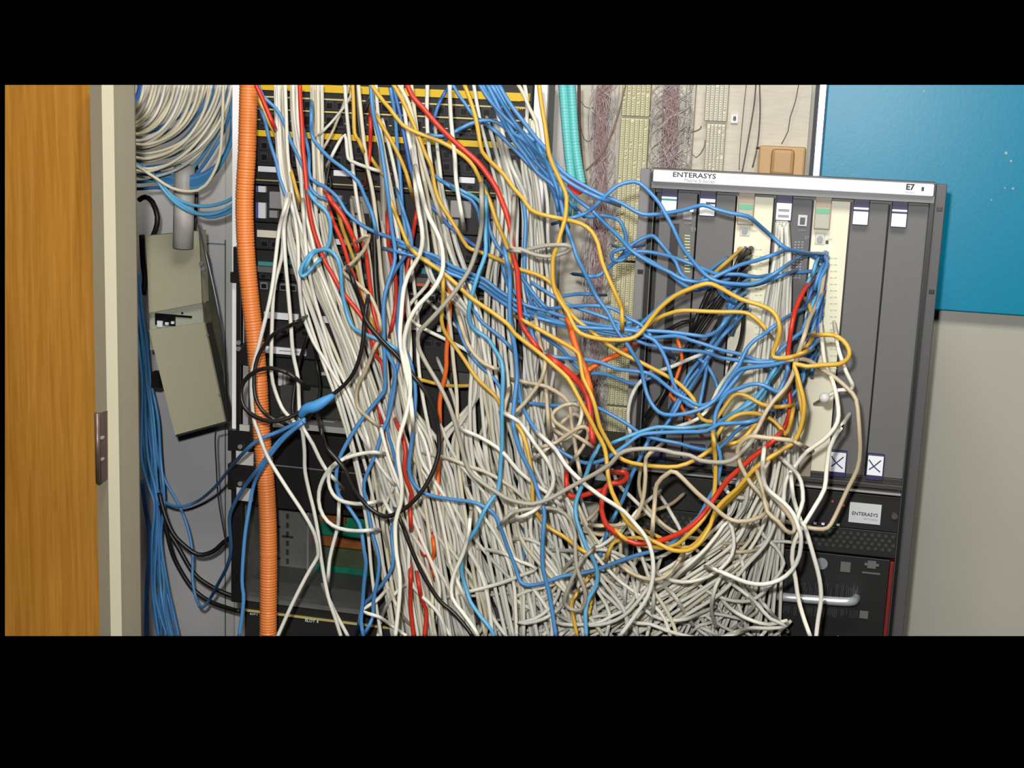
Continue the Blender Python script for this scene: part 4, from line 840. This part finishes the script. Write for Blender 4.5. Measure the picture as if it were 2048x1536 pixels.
grey|3.3|195|-|very long grey cable winding from the top centre round to the white bundle|963,380 963,450 956,490 949,513 938,541 913,579 880,619 853,648 838,665 836,690 846,715 863,745 880,773 896,806 908,839 919,880 936,938 961,963 986,980 1011,996 1035,1004 1065,1008 1098,998 1131,980 1165,961 1198,943 1223,926 1239,908 1264,899 1314,898 1347,906 1380,911 1401,921 1435,925 1463,921 1485,903 1505,880
grey|3.2|198|-|grey cable folded into a flat ring beside the bright rail|1022,501 1045,503 1060,498 1093,491 1130,490 1141,495 1130,505 1101,513 1077,511 1060,506 1040,498 1022,494 1025,450 1028,400
bwhite|3.3|196|-|bright white cable swinging out at the upper left of the mass|830,360 835,408 841,441 845,475 840,508 821,541 808,575 802,632 800,680 808,730 820,790 826,850
bwhite|3.3|195|-|bright white cable bulging right then crossing back down to the left|835,350 851,417 866,450 880,480 886,516 883,549 863,583 838,609 818,641 808,681 810,706 818,740 820,790 812,830 797,881 796,918 803,968 801,1009 791,1043 792,1100 800,1170 790,1280
white|3.1|198|-|white cable forming the large open loop over the circuit boards|760,906 740,905 706,911 672,926 651,949 638,983 640,1017 655,1043 679,1057 713,1062 745,1060
white|3.1|199|-|white cable forming the smaller open loop beside the large one|690,916 662,937 657,963 665,987 679,1000 699,1006 727,1008 750,1004
white|3.1|202|-|white cable crossing the orange conduit twice on the far left|575,400 560,450 552,510 545,570 535,620 520,680 505,740 503,790 508,840 515,860 534,911 569,969 609,1030 630,1070 636,1102 634,1116 614,1150 583,1211 552,1280
white|3.1|204|-|white cable falling straight behind the round black loop, left|572,400 566,440 566,480 562,520 549,570 545,620 543,690 543,748 550,781 563,814 576,831 601,856 605,864 609,901 610,942 620,990 627,1017 636,1065 642,1116 656,1192 670,1235 684,1280
white|3.1|203|-|white cable falling straight behind the round black loop, right|578,400 568,450 570,510 575,570 581,640 586,706 596,756 598,806 603,848 626,889 638,915 654,942 670,960
white|3.1|205|-|white cable slanting from the white label down to the blue wrap|580,400 590,440 596,490 598,560 604,620 609,640 626,682 651,723 673,760 689,784 709,831 719,864 742,902 761,935 785,965
white|3.1|206|-|white cable right of the slanting pair at the rack left|606,410 609,460 613,510 618,545 630,600 648,660 665,715 690,765 710,810 730,860 740,900
white|3.1|206|-|white cable forking off at the very bottom left|655,1192 672,1228 700,1280
white|3.1|207|-|lone white cable crossing the green circuit boards|678,1005 676,1050 667,1085 659,1120 656,1160
beige|3.0|205|-|thin beige cable hooking left in the middle of the left curtain|720,480 738,470 728,500 700,530 685,541 705,560 730,580 745,600 757,630 762,660
beige|3.0|206|-|thin beige cable curling beside the black sweep|756,683 745,705 730,745 718,765 712,790 716,815 730,830 755,850
beige|3.1|199|-|beige cable crossing the blue hanging pair|918,635 929,673 941,698 959,720 979,733 994,738
beige|3.1|200|-|beige cable hooking sharply left of the beige tangle|1091,721 1084,756 1062,789 1037,819 1012,829 1009,815 1016,789
white|3.1|199|-|white cable with a big hook below the sharp beige one|1012,829 1037,843 1059,872 1070,888 1090,915 1105,943 1105,973 1086,1004 1065,1024 1036,1036
beige|3.1|203|-|beige cable bending into the tangle right of the rack|1040,762 1060,766 1093,773 1126,793 1140,814 1143,847 1151,895 1155,920 1161,950
beige|3.0|201|-|beige cable curled in the tangle, outer turn|1156,812 1146,808 1130,810 1118,816 1105,828 1110,844 1135,861 1160,877 1184,892
beige|3.0|202|-|beige cable curled in the tangle, lower turn|1080,895 1110,886 1135,869 1160,854 1174,857 1176,872 1165,895 1150,915
beige|3.0|204|-|beige cable curled in the tangle, inner turn|1120,850 1134,835 1150,828 1163,838 1166,855 1150,868 1128,872 1112,862
cream|3.0|203|-|cream cable crossing the tangle upward|1075,912 1100,893 1122,880 1145,870 1160,845 1163,815 1150,780
beige|3.0|204|-|beige cable dropping from the fork through the tangle|1072,640 1080,690 1090,725 1092,780 1098,860
grey|3.1|199|-|grey cable arched over the bottom left of the white pile|1005,1045 1020,1028 1040,1021 1082,1016 1115,1019 1140,1039 1150,1068 1150,1083 1153,1133 1168,1175 1171,1199 1163,1219 1143,1219 1130,1208 1131,1191 1156,1133 1170,1113 1184,1100
beige|3.1|200|-|beige cable hanging below the grey arch beside the fan unit|1312,898 1292,915 1291,951 1287,993 1277,1026 1261,1044 1231,1051 1189,1051
beige|3.1|197|-|beige cable slung in a shallow curve over the lower tangle|1244,1133 1269,1150 1306,1160 1331,1153 1350,1133 1360,1116
white|3.2|195|-|long white cable slung in a deep curve across the foot of the white bundle|1425,1138 1440,1143 1463,1153 1493,1165 1526,1169 1559,1160 1584,1140 1599,1110 1602,1075 1597,1056 1587,1029 1568,1006 1543,986 1529,968 1525,935 1528,900
white|3.2|196|-|white cable hanging in front of the power supply, right of two|1604,1046 1611,1058 1626,1108 1639,1158 1642,1199 1636,1241 1631,1285
white|3.1|198|-|white cable bowed right beside the lower tan tab|1569,923 1589,941 1602,963 1606,1001 1597,1029 1590,1060
white|3.1|199|-|straight white cable beside the bowed one at the lower tan tab|1582,953 1586,993 1597,1029 1606,1055
beige|3.1|196|-|beige cable with a tight hairpin above the power supply|1514,943 1526,985 1534,1023 1555,1042 1570,1060 1584,1066 1589,1056 1581,1036 1551,998 1531,976 1528,945 1536,925
white|3.1|200|-|white cable slanting across the middle of the white mass|926,860 961,875 994,895 1015,915 1035,940 1067,966 1095,986 1120,1010
white|3.2|197|-|long white cable slanting through the red loop to the bottom|1080,870 1110,898 1131,930 1160,960 1198,990 1223,1006 1248,1023 1272,1050 1292,1075 1304,1108 1306,1150 1296,1191 1272,1229 1230,1285
bwhite|3.1|198|-|white cable running straight left of the lower yellow U|940,1040 935,1075 925,1110 906,1155 904,1195 925,1225 950,1260 960,1285
white|3.0|209|-|white cable slanting up across the grey cards|1321,741 1345,733 1370,722 1400,710,215 1425,700,218
white|3.0|212|-|white cable bowed beside the left chassis ear|1290,755 1275,770 1262,795 1256,825 1257,850 1262,870
white|2.9|210|-|white cable rising under the thick blue strand|1350,855 1395,838 1420,812 1435,780 1455,750 1478,720
cream|3.2|207|-|cream cable from the top centre falling left of the red one|795,165 812,195 823,225 833,270 845,320 860,370 880,430
cream|3.0|211|-|cream cable slanting across the bright rail top|1034,165 1048,190 1058,215 1072,245 1080,300
white|3.0|212|-|white cable hanging straight beside the yellow label at upper right|1048,165 1054,200 1053,260 1050,290
white|3.2|203|-|white cable falling from the top centre over the red one|899,160 900,200 902,240 906,280 910,320 912,360 918,400 925,440
'''
cnt = 0
for line in T.strip().split('\n'):
    c, r, d, en, lab, pts = line.split('|')
    P = [tuple(float(v) for v in q.split(',')) for q in pts.split()]
    rad = float(r) / 1000
    cable(c, P, rad, float(d), lab, None, en)
    cnt += 1
# ball of tape on the kinked white cable, blue wrap on the black cables
bm = nb(); bmesh.ops.create_icosphere(bm, subdivisions=3, radius=.0075, matrix=Matrix.Translation(W(1649, 796, 2.03))); obj('tape_ball', bm, clear, None, 'small pale knob at the end of the kinked white cable', 'cable end', smooth=True)
bm = nb(); p1 = catmull([W(600, 833, 1.975), W(612, 818, 1.97), W(632, 812, 1.968), W(655, 798, 1.972), W(668, 790, 1.98)], .004)
sweep(bm, p1, .008, 10, rf=lambda i: .0075 * math.sin(math.pi * min(1, (i + 1.2) / (len(p1) + 1))) ** .6 + .001)
obj('blue_wrap', bm, mat('wrap_blue', (66, 142, 206), .6), None, 'blue hook and loop wrap holding the black cables together', 'cable wrap', smooth=True)
# blue cables crossing the orange conduit on the left
for (lab, pts) in (
    ('blue cable sagging on the wall then rising across the orange conduit to the blue wrap', '282,640,262 284,760 292,860 300,930 320,990 336,1008 364,1013 396,1002,250 426,978 454,945,225 481,912,207 514,882,203 560,862,203 610,838,202'),
    ('blue cable making the deep V left of the rack and rising over the conduit', '280,700,260 290,800 314,900 328,956 355,1005 374,1051 385,1106 385,1161 394,1202 405,1215 421,1196,245 437,1166 454,1133,225 462,1098 459,1038,214 470,1005 492,969,207 519,934,203 560,880,203 610,842,202'),
    ('blue cable leaving the blue wrap and falling straight along the left of the conduit', '605,845,201 570,875 545,905 525,935,203 508,969,205 497,1024 489,1079 484,1161 487,1202 476,1290'),
):
    P = [tuple(float(v) for v in q.split(',')) for q in pts.split()]
    cable('blue', P, .0031, 205, lab, None, '-', jitter=False)
# blue bundle between door frame and junction box
rs = random.Random(9)
gl = 'blue cables bundled between the door frame and the beige box'
rows = [(540, 270, 279), (615, 271, 284), (683, 276, 296), (759, 280, 305), (835, 282, 316), (915, 283, 324), (969, 292, 328), (1010, 306, 328), (1079, 304, 324), (1161, 302, 336), (1215, 306, 345), (1290, 320, 362)]
for k in range(13):
    t = (k + .5) / 13; P = []
    for (y, a, b) in rows: P.append((a + (b - a) * min(1, max(0, t + rs.uniform(-.16, .16))), y, 253 + (k % 4) * 2.2 + rs.uniform(-.6, .6) - 1))
    cable(rs.choice(['blue', 'blue', 'sky', 'deep']), P, .0030, 258, 'blue cable in the hanging bundle between the door frame and the beige box', gl, '-', jitter=False)
cable('deep', [(284, 960, 262), (290, 1010, 262), (298, 1060, 262), (299, 1110, 262), (294, 1174, 262), (293, 1290, 262)], .0046, 260, 'thick dark blue cable hanging at the very edge of the door frame', None, '-', jitter=False)
# cream cables swagged at the top left
gl = 'cream cables swagged at the top left'
def swag(colr, x0, y0, xs, ys, x1, y1, d, r, lab, g):
    # from the top edge down and round behind the door frame
    P = [(x0, 150, d), (x0 - 4, 200, d), ((x0 * .75 + xs * .25), ys - (ys - 190) * .45, d), ((x0 + xs) / 2 + 6, ys - (ys - 190) * .14, d), (xs, ys, d), ((xs + x1) / 2 - 2, (ys * .55 + y1 * .45), d), (x1, y1, d)]
    return cable(colr, P, r, d, lab, g, '-', jitter=False)
for k in range(40):
    u = k / 39; x0 = 292 + 178 * u + rs.uniform(-6, 6); ye = 222 + 122 * u + rs.uniform(-13, 13)
    dd = 232 + (k % 6) * 1.4 + rs.uniform(-.3, .3); e = rs.uniform(1.3, 1.8); f = rs.uniform(1.5, 2.0) + .5 * u
    P = [(x0 - (x0 - 262) * (t / 9) ** e, 150 + (ye - 150) * (1 - (1 - t / 9) ** f) - (8 * u if t == 9 else 0), dd + .4 * math.sin(t)) for t in range(10)]
    cable(rs.choice(['cream', 'cream', 'white', 'cream']), P, .0028, dd, 'cream cable in the dense swag at the top left beside the door frame', gl, '-', jitter=False)
cable('cream', [(447, 150, 230), (446, 200, 230), (444, 262, 230), (437, 322, 230), (411, 371, 230), (381, 383, 230), (343, 376, 230), (305, 352, 230), (270, 330, 230)], .0029, 230, 'lowest cream cable of the top left swag, hanging clear of the rest', None, '-', jitter=False)
for i, (x0, pts) in enumerate(((478, [(300, 346), (343, 399), (381, 424), (419, 429), (452, 419), (480, 398)]), (478, [(296, 340), (338, 390), (378, 418), (415, 434), (452, 427), (482, 408)]), (478, [(304, 346), (345, 392), (385, 410), (420, 412), (455, 402), (482, 384)]))):
    cable('sky', [(x, y, 235 + i * .8) for x, y in [(268, 325)] + pts], .0031, 240, ['middle', 'lowest', 'highest'][i] + ' of three light blue cables sagging under the cream swag', None, '-', jitter=False)
for i in range(9):
    x0 = 395 + i * 9; e = 250 + i * 12
    cable(rs.choice(['sky', 'blue']), [(x0 + 6, 150, 250), (x0, 195, 250), (x0 - 25, 225 + i * 6, 243), ((x0 + 285) / 2, e - 6 + i * 3, 243.5), (300, e + 14 + i * 2, 244), (262, e + 16 + i * 2, 244)], .0030, 250, 'blue cable threaded among the cream swag at the top left', 'blue cables in the top left swag', '-', jitter=False)
for i in range(7):
    cable(rs.choice(['sky', 'blue', 'sky']), [(463 + i * 4, 150, 236 + i), (462 + i * 4, 180, 236 + i), (461 + i * 3.2, 205, 237 + i), (464 + i * 1.5, 240, 238), (458, 285 + i * 2, 240), (438 - i, 325 + i * 3, 241.5), (398, 350 + i * 4, 242), (345, 352 + i * 3, 242), (300, 338 + i * 3, 242)], .0031, 240, 'light blue cable in the short cluster left of the orange conduit top', 'blue cables beside the conduit top', '-', jitter=False)
cable('deep', [(280, 150, 262), (284, 175, 262), (278, 195, 262), (268, 215, 262)], .009, 262, 'dark blue thick cable in the very top left corner of the closet', None, '-', jitter=False)

# ---- the hanging curtains of off-white cables
def gap(x, y, k=0):
    # the photograph shows equipment through an opening in the curtain here
    if k % 4 == 3 or not 590 < y < 870: return x
    s = min(1.0, (y - 590) / 60, (870 - y) / 60); lo, hi = 822, 938
    if lo < x < hi: x += s * ((lo - 8 - (x - lo) * .15 - x) if x < 868 else (hi + 6 + (hi - x) * .15 - x))
    return x
def flow(n, rows, seed, depth, spread, colours, r, label, group, amp=.05, wob=5, y0r=0, y1r=0, cluster=0):
    rs = random.Random(seed)
    for k in range(n):
        t = (k + rs.uniform(.1, .9)) / n
        if cluster: t = min(1, max(0, (round(t * cluster) + rs.uniform(-.28, .28)) / cluster))
        P = []; s = rs.uniform(-amp, amp); ph = rs.uniform(0, 6.28); w = rs.uniform(.35, .9); dd = depth + rs.uniform(-spread, spread)
        a = rs.randint(0, y0r); b = len(rows) - rs.randint(0, y1r)
        for i, (y, xl_, xr_) in enumerate(rows[a:b]):
            tt = t + s * math.sin(ph + i * w) + rs.uniform(-amp, amp) * .35
            P.append((gap(xl_ + (xr_ - xl_) * tt + rs.uniform(-wob, wob) * .4, y, k), y + rs.uniform(-6, 6), dd + .8 * math.sin(ph + i * .8)))
        if a: P[0] = (P[0][0], P[0][1], 224)
        if P[-1][1] < 1100: P[-1] = (P[-1][0], P[-1][1], 223.5)
        cable(rs.choice(colours), P, r * rs.uniform(.94, 1.05), dd, label, group, '-', jitter=False)
A = ['white', 'white', 'gwhite', 'white', 'cream', 'bwhite']
G = 'off-white cables hanging in the curtain over the left rack'
# narrow vertical bundles at the top, fanning out below
flow(8, [(150, 550, 570), (240, 552, 573), (320, 558, 578), (400, 566, 590), (480, 572, 612), (560, 590, 640), (640, 612, 680), (720, 640, 715), (800, 670, 740), (880, 695, 765), (960, 715, 790), (1050, 735, 810), (1160, 750, 835), (1290, 765, 870)], 1, 212, 3, A, .0030, 'off-white cable in the tight bundle just right of the orange conduit top', 'off-white bundle right of the orange conduit', cluster=0, amp=.08)
flow(6, [(150, 580, 598), (240, 582, 600), (320, 592, 610), (400, 600, 622), (480, 612, 640), (560, 632, 665), (640, 655, 700), (720, 680, 730), (800, 700, 760), (880, 722, 790), (960, 745, 815), (1050, 765, 840), (1160, 785, 862), (1290, 800, 890)], 2, 214, 3, A, .0030, 'off-white cable falling beside the thick red one at the upper left', 'off-white bundle beside the thick red cable', amp=.08)
flow(9, [(150, 622, 646), (240, 624, 646), (320, 628, 646), (400, 632, 652), (480, 640, 668), (560, 655, 700), (640, 672, 730), (720, 700, 760), (800, 720, 788), (880, 745, 815), (960, 765, 840), (1050, 785, 862), (1160, 800, 885), (1290, 815, 915)], 3, 216, 3, A, .0031, 'off-white cable in the tight vertical bundle left of the black tangle', 'off-white bundle left of the black tangle', amp=.1)
flow(12, [(150, 680, 760), (240, 684, 770), (320, 690, 785), (400, 700, 800), (480, 712, 812), (560, 724, 822), (640, 738, 832), (720, 756, 838), (800, 768, 850), (880, 784, 868), (960, 800, 885), (1050, 815, 905), (1160, 830, 930), (1290, 845, 960)], 4, 215, 4, A, .0031, 'off-white cable hanging loosely through the left centre of the rack', G, amp=.06, y0r=5)
flow(13, [(150, 800, 870), (240, 812, 872), (320, 824, 878), (400, 838, 892), (480, 846, 915), (560, 856, 945), (640, 866, 968), (720, 876, 985), (800, 876, 1000), (880, 870, 1012), (960, 885, 1025), (1050, 900, 1040), (1160, 915, 1060), (1290, 935, 1090)], 5, 213, 4, A, .0031, 'off-white cable hanging down the centre of the rack', 'off-white curtain down the rack centre', amp=.09, y0r=3)
flow(14, [(150, 940, 985), (240, 955, 1005), (320, 975, 1030), (400, 990, 1060), (480, 985, 1065), (560, 975, 1070), (640, 970, 1085), (720, 972, 1095), (800, 975, 1105), (880, 985, 1115), (960, 995, 1128), (1050, 1005, 1150), (1160, 1015, 1180), (1290, 1030, 1220)], 6, 215, 4, A, .0031, 'off-white cable hanging down the right of the rack behind the blue strand', 'off-white curtain at the rack right', amp=.1, y0r=3)
flow(6, [(240, 1050, 1075), (320, 1040, 1082), (400, 1050, 1098), (480, 1050, 1104), (560, 1060, 1108), (640, 1060, 1106), (720, 1060, 1108), (800, 1050, 1100), (880, 1045, 1100), (960, 1055, 1110), (1050, 1060, 1130)], 7, 219, 2, A, .0030, 'off-white cable dropping just left of the bright rack rail', 'off-white cables along the rack rail', amp=.1)
# cables that start at rack ports lower down
flow(24, [(560, 690, 1050), (640, 690, 1060), (720, 700, 1070), (800, 715, 1085), (880, 730, 1100), (960, 745, 1115), (1050, 760, 1140), (1160, 780, 1180), (1290, 800, 1230)], 8, 218, 3, A, .0031, 'off-white cable rising from the rack ports behind the coloured ones', 'off-white cables from the middle rack ports', amp=.06, y0r=3, wob=14)
flow(26, [(850, 725, 1100), (920, 745, 1120), (1000, 770, 1160), (1080, 800, 1210), (1160, 830, 1270), (1230, 850, 1320), (1300, 860, 1360)], 9, 211, 5, A, .0031, 'off-white cable spreading out at the foot of the rack', 'off-white cables at the rack foot', amp=.1, wob=14, y0r=1)
# the thick bundle from the grey module
flow(30, [(450, 1554, 1576), (520, 1546, 1580), (580, 1536, 1578), (650, 1522, 1578), (720, 1512, 1578), (800, 1504, 1588), (880, 1496, 1596), (950, 1488, 1590), (1020, 1476, 1572), (1100, 1450, 1565), (1180, 1405, 1560), (1290, 1330, 1556)], 10, 223.5, 2.8, ['white', 'white', 'gwhite', 'bwhite'], .0028, 'off-white cable in the thick bundle falling from the grey module', 'thick off-white bundle from the grey module', amp=.06)
flow(16, [(900, 1500, 1580), (960, 1478, 1575), (1020, 1455, 1560), (1080, 1400, 1545), (1130, 1330, 1500), (1180, 1250, 1440), (1230, 1160, 1370), (1280, 1080, 1300)], 11, 214, 4, A, .0030, 'off-white cable sweeping from the white bundle to the lower left', 'off-white cables sweeping to the lower left', amp=.12, wob=10)
# tangled pile between rack and chassis
def wander(n, x0, x1, y0, y1, seed, depth, spread, L_, colours, label, group, curl=.5):
    rs = random.Random(seed); out = []
    for k in range(n):
        x = rs.uniform(x0, x1); y = rs.uniform(y0, y1); a = rs.uniform(0, math.pi); cur = rs.uniform(-curl, curl); P = []
        dd = depth + rs.uniform(-spread, spread); ph = rs.uniform(0, 6)
        for i in range(int(L_ * rs.uniform(.7, 1.3) / 34)):
            P.append((x, y, dd + 1.2 * math.sin(ph + i * .7)))
            x += math.cos(a) * 34; y += math.sin(a) * 34
            a += cur + rs.uniform(-.18, .18)
            if rs.random() < .18: cur = rs.uniform(-curl, curl)
            if x < x0 - 20 or x > x1 + 20: a = math.pi - a; cur = -cur
            if y < y0 - 30: a = abs(a) % math.pi if math.sin(a) < 0 else a; cur = abs(cur) * .5
            if y > 1278 or y + math.sin(a) * 34 > 1278: P.append((x, y, dd)); break
        if len(P) < 5: continue
        for q, dv in ((0, 9), (-1, 9), (1, 4), (-2, 4)):
            if P[q][1] < 1268: P[q] = (P[q][0], P[q][1], min(P[q][2] + dv, 223.5 if P[q][0] < 1105 else 226))
        out.append((rs.choice(colours), P, dd))
    for c, P, dd in out: cable(c, P, .0030, dd, label, group, '-', jitter=False)
wander(34, 1060, 1540, 1090, 1270, 12, 210, 5, 420, ['white', 'white', 'gwhite', 'cream', 'bwhite'], 'off-white cable coiled in the pile at the bottom between rack and chassis', 'off-white pile between rack and chassis')
wander(16, 1180, 1480, 930, 1120, 13, 214, 4, 300, ['white', 'gwhite', 'beige', 'white'], 'pale cable looping in the open tangle above the white pile', 'pale loops above the white pile')
wander(10, 760, 1040, 900, 1250, 14, 209, 3, 300, ['white', 'cream', 'bwhite'], 'off-white cable crossing the others low in front of the rack', 'off-white crossings low on the rack', curl=.2)
# the deep layer nobody could count
rs = random.Random(31); bm = nb()
for k in range(44):
    t = k / 43; P = []
    for (y, a, b) in [(600, 770, 1060), (700, 780, 1075), (800, 770, 1090), (900, 760, 1110), (1000, 770, 1150), (1100, 790, 1210), (1200, 810, 1300), (1300, 820, 1380)]:
        P.append(W(gap(a + (b - a) * t + rs.uniform(-18, 18), y), y, 2.225 - rs.uniform(0, .02)))
    s_ = rs.choice([0, 1, 2, 2, 3]); sweep(bm, catmull(P[s_:], .02), .0029, 6)
for k in range(46):
    x = rs.uniform(1080, 1480); y = rs.uniform(1120, 1270); a = rs.uniform(0, 3.14); P = []
    for i in range(9):
        P.append(W(x, y, 2.19 + rs.uniform(-.02, .02))); x += math.cos(a) * 36; y += math.sin(a) * 36; a += rs.uniform(-.5, .5)
    sweep(bm, catmull(P, .02), .0029, 6)
obj('cable_mat', bm, white2, None, 'deep mat of uncounted off-white cables behind the hanging curtains', 'cable pile', kind='stuff', smooth=True)
# blue plugs crowding the card jacks
rs = random.Random(41)
def shortlead(c, x, y, dx, dy, lab, grp):
    cable(c, [(x + dx, y + dy, 221), (x + dx * .6, y + dy * .45, 221), (x + dx * .2, y + dy * .1, 224), (x, y, 228)], .0029, 222, lab, grp, 'e', jitter=False)
for k in range(17):
    y = 512 + k * 13; x = 1643 - (y - 508) * .083
    if 548 < y < 562: continue
    shortlead(rs.choice(['blue', 'blue', 'deep', 'sky']), x + (9 if k % 2 else -4), y, -14 - 8 * (k % 3), 40 + rs.uniform(-8, 18), 'short visible lead with plug on the right cream card', 'plugged leads on the right cream card')
for k in range(11):
    y = 500 + k * 12; x = 1494 - (y - 500) * .083
    shortlead('black' if k in (0, 1, 3) else 'blue', x + (5 if k % 2 else -5), y, -28 - 6 * (k % 3), 44 + rs.uniform(-6, 20), 'short visible lead with plug on the left cream card', 'plugged leads on the left cream card')

# ---------------------------------------------------------------- light and picture settings
def point(name, p, e, size, c=(1, 1, 1)):
    l = bpy.data.lights.new(name, 'POINT'); l.energy = e; l.shadow_soft_size = size; l.color = c
    o = bpy.data.objects.new(name, l); col.objects.link(o); o.location = p; return o
point('camera_flash', CAM + ax * -.045 + ay * .085, 160, .018, (1.0, .985, .96))
l = bpy.data.lights.new('overhead_fill', 'AREA'); l.energy = 62; l.shape = 'RECTANGLE'; l.size = 1.2; l.size_y = .6; l.color = (1, .93, .82)  # unseen overhead area lamp, added as soft fill
o = bpy.data.objects.new('overhead_fill', l); col.objects.link(o); o.location = (.0, .7, 2.7); o.rotation_euler = (math.radians(25), 0, 0)
w = bpy.data.worlds.new('world'); scene.world = w; w.use_nodes = True
w.node_tree.nodes['Background'].inputs[0].default_value = (0, 0, 0, 1); w.node_tree.nodes['Background'].inputs[1].default_value = 0
vs = scene.view_settings; vs.view_transform = 'Standard'; vs.look = 'None'; vs.gamma = 1.0; vs.exposure = -0.27; vs.use_curve_mapping = False
